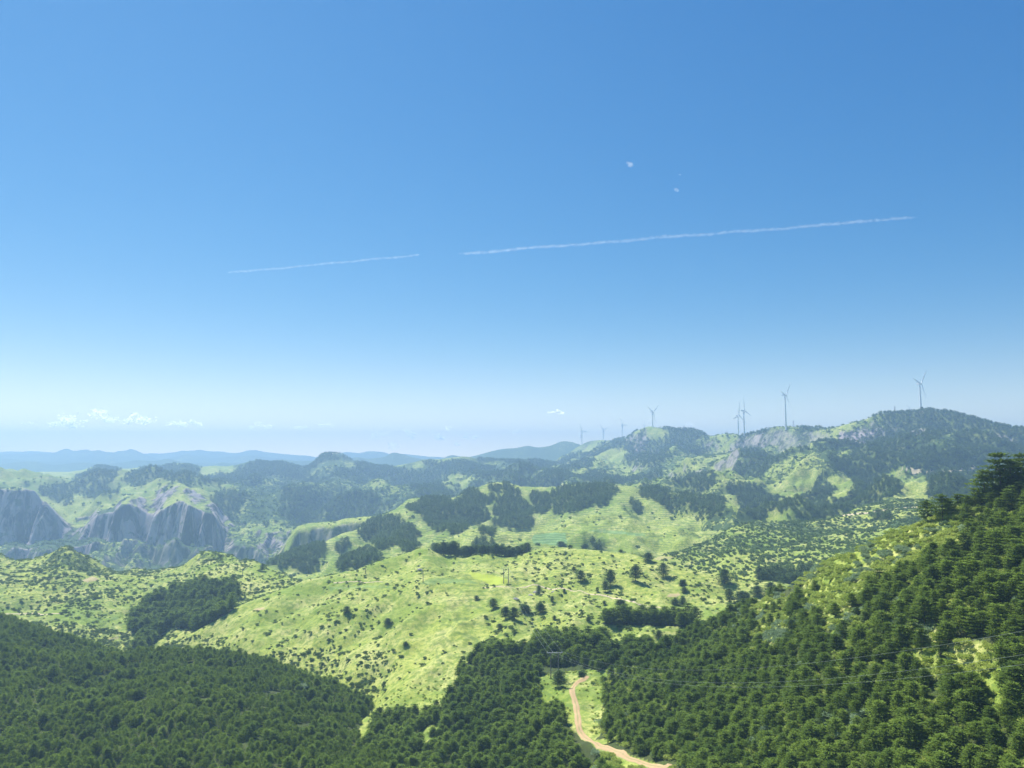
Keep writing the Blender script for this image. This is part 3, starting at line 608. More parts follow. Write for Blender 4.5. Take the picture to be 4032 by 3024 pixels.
def terrain_material():
    m, n = mat('grass_and_rock_ground')
    out = nd(n, 'ShaderNodeOutputMaterial'); b = nd(n, 'ShaderNodeBsdfPrincipled')
    lk(n, b.outputs[0], out.inputs[0])
    b.inputs['Roughness'].default_value = 0.95; b.inputs['Specular IOR Level'].default_value = 0.1
    geo = nd(n, 'ShaderNodeNewGeometry'); P = geo.outputs['Position']
    a1 = nd(n, 'ShaderNodeAttribute', attribute_name='cover'); a2 = nd(n, 'ShaderNodeAttribute', attribute_name='tillage')
    s1 = nd(n, 'ShaderNodeSeparateColor'); s2 = nd(n, 'ShaderNodeSeparateColor')
    lk(n, a1.outputs['Color'], s1.inputs[0]); lk(n, a2.outputs['Color'], s2.inputs[0])
    wd, rk, sc = s1.outputs; tr, fl, yf = s2.outputs; br = a2.outputs['Alpha']
    big = noise(n, P, 0.008, 5); med = noise(n, P, 0.045, 6, 0.6); sm = noise(n, P, 0.35, 5, 0.65)
    g = mixc(n, maprange(n, big, 0.35, 0.65), (0.205, 0.280, 0.048), (0.375, 0.41, 0.092))
    g = mixc(n, maprange(n, med, 0.42, 0.68), g, (0.47, 0.47, 0.165))
    g = mixc(n, maprange(n, sm, 0.40, 0.62, 0.0, 0.75), g, (0.125, 0.205, 0.03))
    ti = noise(n, P, 1.1, 3, 0.7)
    g = mixc(n, maprange(n, ti, 0.52, 0.66, 0.0, 0.6), g, (0.09, 0.15, 0.035))
    # contour banks of the terraces: rougher, darker growth on the risers
    sep = nd(n, 'ShaderNodeSeparateXYZ'); lk(n, P, sep.inputs[0])
    zz = math_(n, 'ADD', sep.outputs[2], math_(n, 'MULTIPLY', noise(n, P, 0.012, 3), 14.0))
    fr = math_(n, 'FRACT', math_(n, 'DIVIDE', zz, 2.3))
    bank = math_(n, 'MULTIPLY', maprange(n, fr, 0.55, 0.75), maprange(n, math_(n, 'FRACT', fr), 0.99, 0.9))
    bank = math_(n, 'MULTIPLY', bank, maprange(n, noise(n, P, 0.02, 3), 0.38, 0.52))
    bank = math_(n, 'MULTIPLY', bank, math_(n, 'MULTIPLY', tr, 0.62))
    g = mixc(n, bank, g, (0.07, 0.13, 0.04))
    g = mixc(n, math_(n, 'MULTIPLY', fl, 0.9), g, mixc(n, maprange(n, fr, 0.4, 0.6), (0.10, 0.20, 0.075), (0.19, 0.31, 0.12)))
    g = mixc(n, yf, g, mixc(n, sm, (0.37, 0.43, 0.06), (0.28, 0.36, 0.05)))
    # low brush
    b1 = noise(n, P, 0.11, 5, 0.65)
    thr = math_(n, 'SUBTRACT', 0.80, math_(n, 'MULTIPLY', sc, 0.46))
    bm = maprange(n, b1, math_(n, 'SUBTRACT', thr, 0.03), math_(n, 'ADD', thr, 0.04))
    brush = mixc(n, sm, (0.028, 0.055, 0.018), (0.085, 0.13, 0.04))
    g = mixc(n, bm, g, brush)
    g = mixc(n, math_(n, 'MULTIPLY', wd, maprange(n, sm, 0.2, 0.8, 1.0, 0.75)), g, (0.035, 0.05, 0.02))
    g = mixc(n, math_(n, 'MULTIPLY', br, maprange(n, sm, 0.3, 0.7, 0.5, 1.0)), g, (0.46, 0.33, 0.22))
    # rock: pale faces, vertical stains and fissure shade painted in as dark streaks
    mp = nd(n, 'ShaderNodeMapping'); mp.inputs['Scale'].default_value = (1, 1, 0.16); lk(n, P, mp.inputs[0])
    st = noise(n, mp.outputs[0], 0.04, 7, 0.62, 0.6); st2 = noise(n, P, 0.05, 5)
    rc = mixc(n, maprange(n, st, 0.42, 0.57), (0.035, 0.04, 0.045), (0.38, 0.33, 0.33))
    rc = mixc(n, maprange(n, st2, 0.56, 0.66, 0, 0.9), rc, (0.06, 0.09, 0.04))
    g = mixc(n, rk, g, rc)
    lk(n, g, b.inputs['Base Color'])
    bump = nd(n, 'ShaderNodeBump'); bump.inputs['Strength'].default_value = 0.6; bump.inputs['Distance'].default_value = 0.6
    bh = math_(n, 'ADD', math_(n, 'MULTIPLY', sm, 0.5), math_(n, 'ADD', math_(n, 'MULTIPLY', bm, 1.6), math_(n, 'MULTIPLY', math_(n, 'MULTIPLY', st, rk), 10.0)))
    lk(n, bh, bump.inputs['Height']); lk(n, bump.outputs[0], b.inputs['Normal'])
    return m
MT = terrain_material()

def leaf_material(name, c1, c2, trans=0.35, tcol=None):
    m, n = mat(name)
    out = nd(n, 'ShaderNodeOutputMaterial')
    oi = nd(n, 'ShaderNodeObjectInfo'); geo = nd(n, 'ShaderNodeNewGeometry')
    nz = noise(n, geo.outputs['Position'], 0.7, 2)
    pt = noise(n, geo.outputs['Position'], 0.022, 3)
    f = math_(n, 'ADD', math_(n, 'MULTIPLY', oi.outputs['Random'], 0.55), math_(n, 'ADD', math_(n, 'MULTIPLY', nz, 0.25), math_(n, 'MULTIPLY', maprange(n, pt, 0.35, 0.65), 0.35)))
    c = mixc(n, f, c1, c2)
    d = nd(n, 'ShaderNodeBsdfDiffuse'); lk(n, c, d.inputs[0])
    t = nd(n, 'ShaderNodeBsdfTranslucent')
    lk(n, mixc(n, 0.6, c, tcol or c2), t.inputs[0])
    mx = nd(n, 'ShaderNodeMixShader'); mx.inputs[0].default_value = trans
    lk(n, d.outputs[0], mx.inputs[1]); lk(n, t.outputs[0], mx.inputs[2])
    lk(n, mx.outputs[0], out.inputs[0])
    return m
M_PINE = leaf_material('pine_needles', (0.034, 0.074, 0.018), (0.19, 0.275, 0.045), 0.26, (0.25, 0.36, 0.05))
M_PINE2 = leaf_material('pine_needles_dark', (0.052, 0.100, 0.040), (0.155, 0.225, 0.075), 0.3)
M_YOUNG = leaf_material('young_pine_needles', (0.055, 0.105, 0.018), (0.22, 0.31, 0.045), 0.33, (0.27, 0.38, 0.05))
M_BUSH = leaf_material('shrub_leaves', (0.060, 0.110, 0.036), (0.20, 0.285, 0.085), 0.42)
M_BRIGHT = leaf_material('bright_leaves', (0.24, 0.36, 0.05), (0.52, 0.60, 0.15), 0.42)
M_LEAFTREE = leaf_material('broadleaf_leaves', (0.10, 0.16, 0.03), (0.24, 0.31, 0.05), 0.4)
M_PALE = leaf_material('silvery_leaves', (0.18, 0.27, 0.14), (0.36, 0.47, 0.27), 0.35)

def simple(name, col, rough=0.6, metal=0.0, var=0.15, scale=3.0):
    m, n = mat(name)
    out = nd(n, 'ShaderNodeOutputMaterial'); b = nd(n, 'ShaderNodeBsdfPrincipled'); lk(n, b.outputs[0], out.inputs[0])
    geo = nd(n, 'ShaderNodeNewGeometry'); nz = noise(n, geo.outputs['Position'], scale, 4)
    lk(n, mixc(n, nz, tuple(c * (1 - var) for c in col), tuple(min(1, c * (1 + var)) for c in col)), b.inputs['Base Color'])
    b.inputs['Roughness'].default_value = rough; b.inputs['Metallic'].default_value = metal
    return m
M_BARK = simple('bark', (0.10, 0.07, 0.05), 0.9, 0, 0.4, 5)
M_WHITE = simple('white_paint', (0.93, 0.94, 0.95), 0.4, 0, 0.04, 0.05)
M_CONC = simple('weathered_concrete_pole', (0.16, 0.15, 0.14), 0.85, 0, 0.2, 2)
M_STEEL = simple('galvanised_steel', (0.42, 0.43, 0.46), 0.45, 0.5, 0.1, 1)
M_WIRE = simple('aluminium_wire', (0.40, 0.44, 0.40), 0.4, 0.4, 0.05, 1)
M_PORC = simple('insulator_porcelain', (0.75, 0.76, 0.78), 0.25, 0, 0.05, 1)
def road_mat():
    m, n = mat('rutted_dirt')
    out = nd(n, 'ShaderNodeOutputMaterial'); b = nd(n, 'ShaderNodeBsdfPrincipled'); lk(n, b.outputs[0], out.inputs[0]); b.inputs['Roughness'].default_value = 0.95
    geo = nd(n, 'ShaderNodeNewGeometry'); ac = nd(n, 'ShaderNodeAttribute', attribute_name='across')
    nz = noise(n, geo.outputs['Position'], 0.9, 5, 0.65); n2 = noise(n, geo.outputs['Position'], 0.12, 3)
    c = mixc(n, nz, (0.34, 0.225, 0.11), (0.54, 0.385, 0.21))
    e_ = math_(n, 'ABSOLUTE', ac.outputs['Fac'])
    mid_ = math_(n, 'MULTIPLY', maprange(n, e_, 0.30, 0.12), maprange(n, math_(n, 'ADD', nz, n2), 0.85, 1.1, 0.15, 0.85))
    c = mixc(n, mid_, c, (0.24, 0.24, 0.09))
    edge = math_(n, 'MULTIPLY', maprange(n, math_(n, 'ADD', e_, math_(n, 'MULTIPLY', nz, 0.5)), 0.95, 1.2), 1.0)
    c = mixc(n, edge, c, (0.22, 0.29, 0.07))
    lk(n, c, b.inputs['Base Color']); return m
M_DIRT = road_mat()
M_RUT = simple('dirt_trail', (0.48, 0.40, 0.26), 0.95, 0, 0.3, 0.5)
M_ROCK = simple('grey_boulder', (0.27, 0.26, 0.24), 0.9, 0, 0.3, 1.2)

# ------------------------------------------------------------------ mesh helpers
def tag(o, label=None, cat=None, group=None, kind=None):
    if label: o['label'] = label
    if cat: o['category'] = cat
    if group: o['group'] = group
    if kind: o['kind'] = kind
    return o

def mesh_np(name, V, Fq, m, smooth=False):
    V = np.asarray(V, np.float32); Fq = np.asarray(Fq, np.int32)
    me = bpy.data.meshes.new(name)
    me.vertices.add(len(V)); me.vertices.foreach_set('co', V.ravel())
    k = Fq.shape[1]
    me.loops.add(Fq.size); me.loops.foreach_set('vertex_index', Fq.ravel())
    me.polygons.add(len(Fq)); me.polygons.foreach_set('loop_start', np.arange(0, Fq.size, k, dtype=np.int32))
    me.polygons.foreach_set('loop_total', np.full(len(Fq), k, np.int32))
    if smooth: me.polygons.foreach_set('use_smooth', np.ones(len(Fq), bool))
    me.materials.append(m); me.update(calc_edges=True)
    return me

def link(name, me, parent=None, col=None):
    o = bpy.data.objects.new(name, me); (col or COL).objects.link(o)
    if parent: o.parent = parent
    return o

def tube(pts, radii, seg=8, cap=True):
    """tapered tube through points: returns V, F(quads; caps as degenerate quads)"""
    pts = [Vector(p) for p in pts]; V = []; Fq = []
    prev = None
    for i, p in enumerate(pts):
        d = (pts[min(i + 1, len(pts) - 1)] - pts[max(i - 1, 0)]).normalized()
        a = d.orthogonal().normalized() if prev is None else (prev - d * prev.dot(d)).normalized()
        prev = a; b = d.cross(a)
        for k in range(seg):
            th = 2 * math.pi * k / seg
            V.append(p + (a * math.cos(th) + b * math.sin(th)) * radii[i])
    for i in range(len(pts) - 1):
        for k in range(seg):
            k2 = (k + 1) % seg
            Fq.append((i * seg + k, i * seg + k2, (i + 1) * seg + k2, (i + 1) * seg + k))
    if cap:
        c0_ = len(V); V.append(pts[0]); V.append(pts[-1])
        n = (len(pts) - 1) * seg
        for k in range(0, seg, 2):
            Fq.append((c0_, (k + 2) % seg, (k + 1) % seg, k))
            Fq.append((c0_ + 1, n + k, n + k + 1, n + (k + 2) % seg))
    return V, Fq

class MB:
    def __init__(s): s.V = []; s.F = []
    def add(s, V, Fq):
        o = len(s.V); s.V += [tuple(v) for v in V]; s.F += [tuple(i + o for i in f) for f in Fq]; return s
    def tube(s, pts, radii, seg=8):
        if isinstance(radii, (int, float)): radii = [radii] * len(pts)
        return s.add(*tube(pts, radii, seg))
    def box(s, c, size, rot=None):
        V = []
        for x in (-1, 1):
            for y in (-1, 1):
                for z in (-1, 1):
                    v = Vector((x * size[0] / 2, y * size[1] / 2, z * size[2] / 2))
                    if rot: v = rot @ v
                    V.append(v + Vector(c))
        return s.add(V, [(0, 1, 3, 2), (4, 6, 7, 5), (0, 4, 5, 1), (2, 3, 7, 6), (0, 2, 6, 4), (1, 5, 7, 3)])
    def build(s, name, m, parent=None, smooth=True):
        me = bpy.data.meshes.new(name); me.from_pydata(s.V, [], s.F)
        me.materials.append(m)
        if smooth:
            me.polygons.foreach_set('use_smooth', [True] * len(me.polygons))
            try: me.set_sharp_from_angle(angle=rad(40))
            except Exception: pass
        return link(name, me, parent)

# ------------------------------------------------------------------ terrain meshes, one landform each
V = np.stack([XX, YY, ZZ], -1).reshape(-1, 3).astype(np.float32)
ii = np.arange((NR - 1) * NC).reshape(NR - 1, NC)[:, :-1].ravel()
quads = np.stack([ii, ii + 1, ii + NC + 1, ii + NC], -1).astype(np.int32)
fid = ID.reshape(-1)[quads[:, 0]]
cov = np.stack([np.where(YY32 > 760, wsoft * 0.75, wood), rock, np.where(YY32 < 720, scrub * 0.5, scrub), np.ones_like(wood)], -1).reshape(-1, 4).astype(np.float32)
til = np.stack([terr, field, yfield, bare], -1).reshape(-1, 4).astype(np.float32)
groups = {'ground': ['viewpoint_hill', 'valley_floor'], 'distant_mountains': ['far_range', 'far_peaks', 'blue_hills', 'near_blue_hills'], 'blue_ridge': ['blue_ridge'],
          'gorge_cliffs_and_plateau': ['gorge_plateau'], 'wind_farm_ridge': ['wind_farm_ridge'], 'mesa': ['mesa'], 'terraced_hill': ['terraced_hill'], 'scrub_hill': ['scrub_hill'],
          'brushy_hills': ['left_hills'], 'meadow_hill': ['meadow_hill'], 'wooded_spur_hill': ['wooded_spur', 'wooded_spur_back'], 'near_slope_hill': ['near_slope']}
for gname, hs in groups.items():
    k = np.isin(fid, [ID_[h] for h in hs])
    if not k.any(): continue
    q = quads[k]
    u, inv = np.unique(q, return_inverse=True)
    me = mesh_np(gname, V[u], inv.reshape(q.shape), MT, smooth=True)
    for nm, arr in (('cover', cov), ('tillage', til)):
        at_ = me.attributes.new(nm, 'FLOAT_COLOR', 'POINT'); at_.data.foreach_set('color', arr[u].ravel())
    o = link(gname, me); tag(o, kind='structure')

# ------------------------------------------------------------------ plant prototypes
def leaves(cent, axis, length, width, r, flat=1.0, nrm=(0, 0, 1.0)):
    """one slim triangle per row; cent N3, axis N3"""
    n = len(cent); rnd = r.normal(size=(n, 3)) * flat + np.array(nrm) * (1 if flat < 1 else 0)
    ax = axis / np.linalg.norm(axis, axis=1, keepdims=True)
    sd_ = np.cross(ax, rnd); sd_ /= np.linalg.norm(sd_, axis=1, keepdims=True) + 1e-9
    a = cent - ax * length[:, None] * 0.4 + sd_ * width[:, None] * 0.5
    b = cent - ax * length[:, None] * 0.4 - sd_ * width[:, None] * 0.5
    c = cent + ax * length[:, None] * 0.6
    Vx = np.stack([a, b, c], 1).reshape(-1, 3)
    return Vx, np.arange(3 * n).reshape(n, 3)

def pine_crown(seed, h=6.5, R=2.5, whorls=6, nb=6, pads=3, per=17, ll=0.55, lw=0.32, flat=0.33, up=0.22):
    r = np.random.default_rng(seed); C = []; A = []
    for i in range(whorls):
        f = (i + 0.5) / whorls; z = h * (0.16 + 0.82 * f)
        rr = R * (1 - f ** 2.6) * (0.9 + 0.1 * f) * r.uniform(0.8, 1.12) + 0.12 * R
        if i == 0: rr *= 0.75
        off = r.uniform(0, 6.28)
        for b in range(nb if rr > 0.4 * R else max(3, nb - 2)):
            th = off + b * 6.283 / nb + r.uniform(-.3, .3); L = rr * r.uniform(0.72, 1.15)
            for p in range(pads):
                q = (p + 1) / pads
                if L * q < 0.25 * R and p == 0 and f < 0.6: continue
                c = np.array([math.cos(th) * L * q, math.sin(th) * L * q, z + 0.10 * L * q + r.normal() * 0.10])
                s = 0.20 * R * r.uniform(0.8, 1.3)
                o = r.normal(size=(per, 3)) * [s, s, s * 0.24]
                C.append(c + o)
                a = np.column_stack([o[:, 0] * 1.5 + math.cos(th) * .5, o[:, 1] * 1.5 + math.sin(th) * .5, np.full(per, up) + r.uniform(-.25, .4, per)])
                A.append(a)
    C.append(np.column_stack([r.normal(size=(10, 2)) * 0.12, h * r.uniform(0.9, 1.0, 10)])); A.append(np.column_stack([r.normal(size=(10, 2)) * 0.25, np.ones(10)]))
    C = np.concatenate(C); A = np.concatenate(A); n = len(C)
    return leaves(C, A, ll * r.uniform(.7, 1.4, n), lw * r.uniform(.7, 1.3, n), r, flat)

def pine_trunk(seed, h=6.5):
    r = random.Random(seed); mb = MB()
    lean = (r.uniform(-.2, .2), r.uniform(-.2, .2))
    pts = [(lean[0] * f, lean[1] * f, h * 0.93 * f - 0.5 * (f == 0)) for f in (0, .25, .5, .75, 1)]
    mb.tube(pts, [0.16, 0.13, 0.10, 0.06, 0.02], 6)
    for i in range(14):
        f = r.uniform(0.15, 0.85); th = r.uniform(0, 6.28); L = 2.1 * (1 - f ** 1.6)
        b = Vector((lean[0] * f, lean[1] * f, h * 0.93 * f))
        mb.tube([b, b + Vector((math.cos(th) * L * .5, math.sin(th) * L * .5, 0.02)), b + Vector((math.cos(th) * L, math.sin(th) * L, 0.25))], [0.045, 0.03, 0.01], 4)
    return mb

def bush_mesh(seed, n=260, R=1.0, h=1.1, ll=0.34, lw=0.22, lobes=5):
    r = np.random.default_rng(seed); C = []; A = []
    for l in range(lobes):
        c = np.array([r.normal() * .38 * R, r.normal() * .38 * R, h * r.uniform(.35, .6)]); s = R * r.uniform(.4, .62)
        d = r.normal(size=(n // lobes, 3)); d /= np.linalg.norm(d, axis=1, keepdims=True); d[:, 2] = np.abs(d[:, 2]) * 1.0 - 0.25
        rr = s * r.uniform(.65, 1.05, (n // lobes, 1))
        C.append(c + d * rr * [1, 1, h / R * 0.8]); A.append(d + r.normal(size=d.shape) * .5 + [0, 0, .35])
    C = np.concatenate(C); A = np.concatenate(A); C[:, 2] = np.maximum(C[:, 2], 0.03); m_ = len(C)
    return leaves(C, A, ll * r.uniform(.7, 1.4, m_), lw * r.uniform(.7, 1.3, m_), r)

PINE_C = [mesh_np('pine_crown', *pine_crown(100 + i, h=[6.5, 7.2, 5.9, 6.8, 6.2][i], R=[2.5, 2.4, 2.7, 2.9, 2.3][i]), M_PINE) for i in range(5)]
PINE_T = []
for i in range(5):
    mb = pine_trunk(200 + i, [6.5, 7.2, 5.9, 6.8, 6.2][i])
    me = bpy.data.meshes.new('pine_trunk'); me.from_pydata(mb.V, [], mb.F); me.materials.append(M_BARK); PINE_T.append(me)
DARK_C = [mesh_np('dark_crown', *pine_crown(120 + i, h=6.3, R=2.8, whorls=8, nb=7, pads=3, per=14), M_PINE2) for i in range(3)]
protos = bpy.data.collections.new('plant_kinds')
def proto_col(name, meshes):
    c = bpy.data.collections.new(name)
    for i, me in enumerate(meshes):
        o = bpy.data.objects.new('%s_%02d' % (name, i), me); c.objects.link(o)
    return c
def joined(me_a, me_b, name):
    import bmesh
    bm = bmesh.new(); bm.from_mesh(me_a); nf = len(bm.faces); bm.from_mesh(me_b)
    bm.faces.ensure_lookup_table()
    for f in bm.faces[nf:]: f.material_index = 1
    me = bpy.data.meshes.new(name); bm.to_mesh(me); bm.free()
    me.materials.append(me_a.materials[0]); me.materials.append(me_b.materials[0]); return me
PC_PINE = proto_col('pine', [joined(PINE_C[i], PINE_T[i], 'pine') for i in range(5)])
PC_MID = proto_col('mid_pine', [mesh_np('mid_pine', *pine_crown(300 + i, h=6.5, R=2.7, whorls=6, nb=5, pads=2, per=8, ll=0.85, lw=0.5), M_PINE2) for i in range(4)])
PC_SAP = proto_col('young_pine', [mesh_np('young_pine', *pine_crown(340 + i, h=5.2, R=[1.7, 1.9, 1.5, 2.1][i], whorls=7, nb=5, pads=2, per=12, ll=0.50, lw=0.26, flat=0.7, up=0.6), M_YOUNG) for i in range(4)])
PC_FAR = proto_col('far_tree', [mesh_np('far_tree', *pine_crown(320 + i, h=6.5, R=3.0, whorls=5, nb=4, pads=2, per=5, ll=1.3, lw=0.9), M_PINE2) for i in range(4)])
BUSHM = [mesh_np('shrub', *bush_mesh(400 + i), M_BUSH) for i in range(4)]
PC_BUSH = proto_col('bush', BUSHM)
BRIGHTM = [mesh_np('bright_bush', *bush_mesh(420 + i, n=420, ll=.26, lw=.16, lobes=7), M_BRIGHT) for i in range(4)]
PALEM = [mesh_np('pale_bush', *bush_mesh(440 + i, n=420, ll=.26, lw=.16, lobes=7, h=1.4), M_PALE) for i in range(3)]
PC_BRIGHT = proto_col('leafy', BRIGHTM)
PC_LEAFTREE = proto_col('broadleaf', [mesh_np('broadleaf', *bush_mesh(480 + i, n=500, ll=.26, lw=.17, lobes=8, h=1.9), M_LEAFTREE) for i in range(3)])
PC_PALE = proto_col('silvery', PALEM)
PC_SCRUB = proto_col('scrubby', [mesh_np('scrubby', *bush_mesh(460 + i, n=60, ll=.8, lw=.55, lobes=3), M_BUSH) for i in range(3)])

def scatter(name, sets, label, cat):
    """ONE object of kind stuff: points carrying many plants. sets: list of (xyz, scale, collection)"""
    me = bpy.data.meshes.new(name)
    P = np.concatenate([s[0] for s in sets]); S = np.concatenate([s[1] for s in sets])
    Kd = np.concatenate([np.full(len(s[0]), i) for i, s in enumerate(sets)])
    me.vertices.add(len(P)); me.vertices.foreach_set('co', P.astype(np.float32).ravel())
    for nm, arr, ty, key in (('size', S, 'FLOAT', 'value'), ('turn', rng.uniform(0, 6.28, len(P)), 'FLOAT', 'value'),
                             ('pick', rng.integers(0, 60, len(P)), 'INT', 'value'), ('sort', Kd, 'INT', 'value')):
        a = me.attributes.new(nm, ty, 'POINT'); a.data.foreach_set(key, arr.astype(np.float32 if ty == 'FLOAT' else np.int32))
    o = link(name, me)
    ng = bpy.data.node_groups.new(name, 'GeometryNodeTree')
    ng.interface.new_socket('Geometry', in_out='INPUT', socket_type='NodeSocketGeometry')
    ng.interface.new_socket('Geometry', in_out='OUTPUT', socket_type='NodeSocketGeometry')
    gi = ng.nodes.new('NodeGroupInput'); go = ng.nodes.new('NodeGroupOutput')
    def na(nm, ty):
        x = ng.nodes.new('GeometryNodeInputNamedAttribute'); x.data_type = ty; x.inputs['Name'].default_value = nm
        return x.outputs['Attribute']
    size, turn, pick, sort = na('size', 'FLOAT'), na('turn', 'FLOAT'), na('pick', 'INT'), na('sort', 'INT')
    cx = ng.nodes.new('ShaderNodeCombineXYZ'); ng.links.new(turn, cx.inputs[2])
    jn = ng.nodes.new('GeometryNodeJoinGeometry')
    for i, s in enumerate(sets):
        ci = ng.nodes.new('GeometryNodeCollectionInfo'); ci.inputs['Collection'].default_value = s[2]
        ci.inputs['Separate Children'].default_value = True; ci.inputs['Reset Children'].default_value = True
        ip = ng.nodes.new('GeometryNodeInstanceOnPoints')
        cmp_ = ng.nodes.new('FunctionNodeCompare'); cmp_.data_type = 'INT'; cmp_.operation = 'EQUAL'
        ng.links.new(sort, cmp_.inputs[2]); cmp_.inputs[3].default_value = i
        ng.links.new(gi.outputs[0], ip.inputs['Points']); ng.links.new(cmp_.outputs[0], ip.inputs['Selection'])
        ng.links.new(ci.outputs[0], ip.inputs['Instance']); ip.inputs['Pick Instance'].default_value = True
        ng.links.new(pick, ip.inputs['Instance Index']); ng.links.new(cx.outputs[0], ip.inputs['Rotation'])
        ng.links.new(size, ip.inputs['Scale']); ng.links.new(ip.outputs[0], jn.inputs[0])
    ng.links.new(jn.outputs[0], go.inputs[0])
    md = o.modifiers.new('plants', 'NODES'); md.node_group = ng
    return tag(o, label, cat, kind='stuff')

def jitter_grid(x0, x1, y0, y1, step):
    gx, gy = np.meshgrid(np.arange(x0, x1, step), np.arange(y0, y1, step))
    X = gx.ravel() + rng.uniform(-.48, .48, gx.size) * step; Y = gy.ravel() + rng.uniform(-.48, .48, gx.size) * step
    t = X / Y; k = (np.abs(t) < 0.78) & (Y > 60)
    return X[k], Y[k]

IDf = ID
def on(X, Y, *ns):
    v = samp(IDf, X, Y, True); m = np.zeros(len(X), bool)
    for n in ns: m |= v == ID_[n]
    return m
def pack(X, Y, sink=0.15):
    return np.column_stack([X, Y, ground(X, Y) - sink])

# --- the dirt road and trails first: plants keep off them
def ribbon(name, pts, width, m, lift=0.12, step=1.5, ruts=False):
    pts = [Vector(p) for p in pts]
    # resample and smooth
    def cr(a, b, c, d, t):
        return 0.5 * ((2 * b) + (c - a) * t + (2 * a - 5 * b + 4 * c - d) * t * t + (3 * b - a - 3 * c + d) * t ** 3)
    out = []
    for i in range(len(pts) - 1):
        a, b, c, d = pts[max(i - 1, 0)], pts[i], pts[i + 1], pts[min(i + 2, len(pts) - 1)]
        n = max(2, int((c - b).length / step))
        out += [cr(a, b, c, d, k / n) for k in range(n)]
    out.append(pts[-1]); Vv = []; Fq = []; nw = 6
    for i, p in enumerate(out):
        d = out[min(i + 1, len(out) - 1)] - out[max(i - 1, 0)]; d.z = 0; d.normalize(); s = Vector((d.y, -d.x, 0))
        ww = width * (1 + 0.10 * math.sin(i * 0.7) + 0.07 * math.sin(i * 1.9))
        for j in range(nw + 1):
            q = p + s * ww * (j / nw - 0.5)
            z = float(ground(q.x, q.y))
            dz = lift - (0.05 if ruts and j in (1, 2, 5) else 0) - (0.25 if j in (0, nw) else 0)
            Vv.append((q.x, q.y, z + dz))
    for i in range(len(out) - 1):
        for j in range(nw):
            a = i * (nw + 1) + j; Fq.append((a, a + 1, a + nw + 2, a + nw + 1))
    me = mesh_np(name, Vv, Fq, m, True); aa = me.attributes.new('across', 'FLOAT', 'POINT'); aa.data.foreach_set('value', np.tile(np.linspace(-1, 1, nw + 1), len(out)).astype(np.float32)); return tag(link(name, me), kind='structure'), [(q.x, q.y) for q in out]

road_px = px('Z5', (1578, 598), (1540, 622), (1505, 645), (1482, 672), (1480, 700), (1492, 740), (1506, 790), (1514, 850), (1522, 925), (1545, 975), (1590, 1010), (1640, 1035), (1700, 1056), (1760, 1084), (1850, 1130), (1950, 1165), (2060, 1200), (2110, 1222))
road_pts = [hit(a, b, 230) for a, b in road_px]
_, road_xy = ribbon('dirt_road', road_pts, 2.7, M_DIRT, lift=0.22, ruts=True)
trail_px = px('Z2', (900, 1168), (1050, 1166), (1200, 1160), (1290, 1168), (1380, 1178), (1470, 1190), (1600, 1215), (1740, 1240), (1830, 1252), (1900, 1275), (1980, 1290), (2060, 1305), (2140, 1312))
_, tr_xy = ribbon('meadow_trail', [hit(a, b, 380) for a, b in trail_px], 1.6, M_RUT, lift=0.15)
_, tr2 = ribbon('upper_meadow_trail', [hit(a, b, 400) for a, b in px('Z2', (-60, 1139), (0, 1137), (90, 1133), (170, 1136), (260, 1130))], 1.1, M_RUT, lift=0.15)
_, tr3 = ribbon('hillside_road', [hit(a, b, 640) for a, b in px('E', (1160, 1186), (1260, 1178), (1400, 1166), (1500, 1148), (1640, 1120), (1800, 1106), (2000, 1100), (2212, 1086))], 5.0, M_RUT, lift=0.3, step=6)
_, tr4 = ribbon('contour_road', [hit(a, b, 1150) for a, b in px('F', (420, 690), (700, 716), (850, 705), (960, 712), (1150, 715), (1350, 712), (1500, 700), (1650, 690))], 7.0, M_RUT, lift=0.5, step=9)
_, tr5 = ribbon('gully_track', [hit(a, b, 560) for a, b in px('Z4', (0, 190), (80, 194), (200, 192), (300, 196), (400, 198))], 2.0, M_RUT, lift=0.15)
RX = np.array(road_xy)
def off_road(X, Y, d):
    k = np.ones(len(X), bool)
    for a in range(0, len(X), 4000):
        dd = np.hypot(X[a:a + 4000, None] - RX[None, :, 0], Y[a:a + 4000, None] - RX[None, :, 1]).min(1)
        k[a:a + 4000] = dd > d
    return k
ROADV = np.array([(p.x, p.y) for (a, b), p in zip(road_px, road_pts) if not (2865 < b < 2925)])
RV = np.concatenate([np.column_stack([np.linspace(p[0], q[0], 8), np.linspace(p[1], q[1], 8)]) for p, q in zip(ROADV[:-1], ROADV[1:]) if abs(p[1] - q[1]) + abs(p[0] - q[0]) < 45])
def clear_of_view(X, Y, h=5.0):
    """no tall tree right in front of the open stretches of the road"""
    k = np.ones(len(X), bool)
    for s_ in np.arange(0, h / 0.33, 2.0):
        for a in range(0, len(X), 4000):
            dd = np.hypot(X[a:a + 4000, None] * (1 + s_ / Y[a:a + 4000, None]) - RV[None, :, 0], Y[a:a + 4000, None] + s_ - RV[None, :, 1]).min(1)
            k[a:a + 4000] &= dd > 2.6
    return k

# ------------------------------------------------------------------ trees as things
def make_pine(i, label, group, X, Y, s, rz, dark=False, sy=1.0, name='pine_tree', cat='pine tree', sink=0.15):
    e = bpy.data.objects.new(name, None); COL.objects.link(e); e.empty_display_size = 0.3
    e.location = (X, Y, float(ground(X, Y)) - sink); e.rotation_euler = (0, 0, rz); e.scale = (s * sy, s * sy, s)
    tag(e, label, cat, group)
    link('crown', (DARK_C[i % 3] if dark else PINE_C[i % 5]), e)
    link('trunk', PINE_T[i % 5], e)
    return e

n_ind = 0
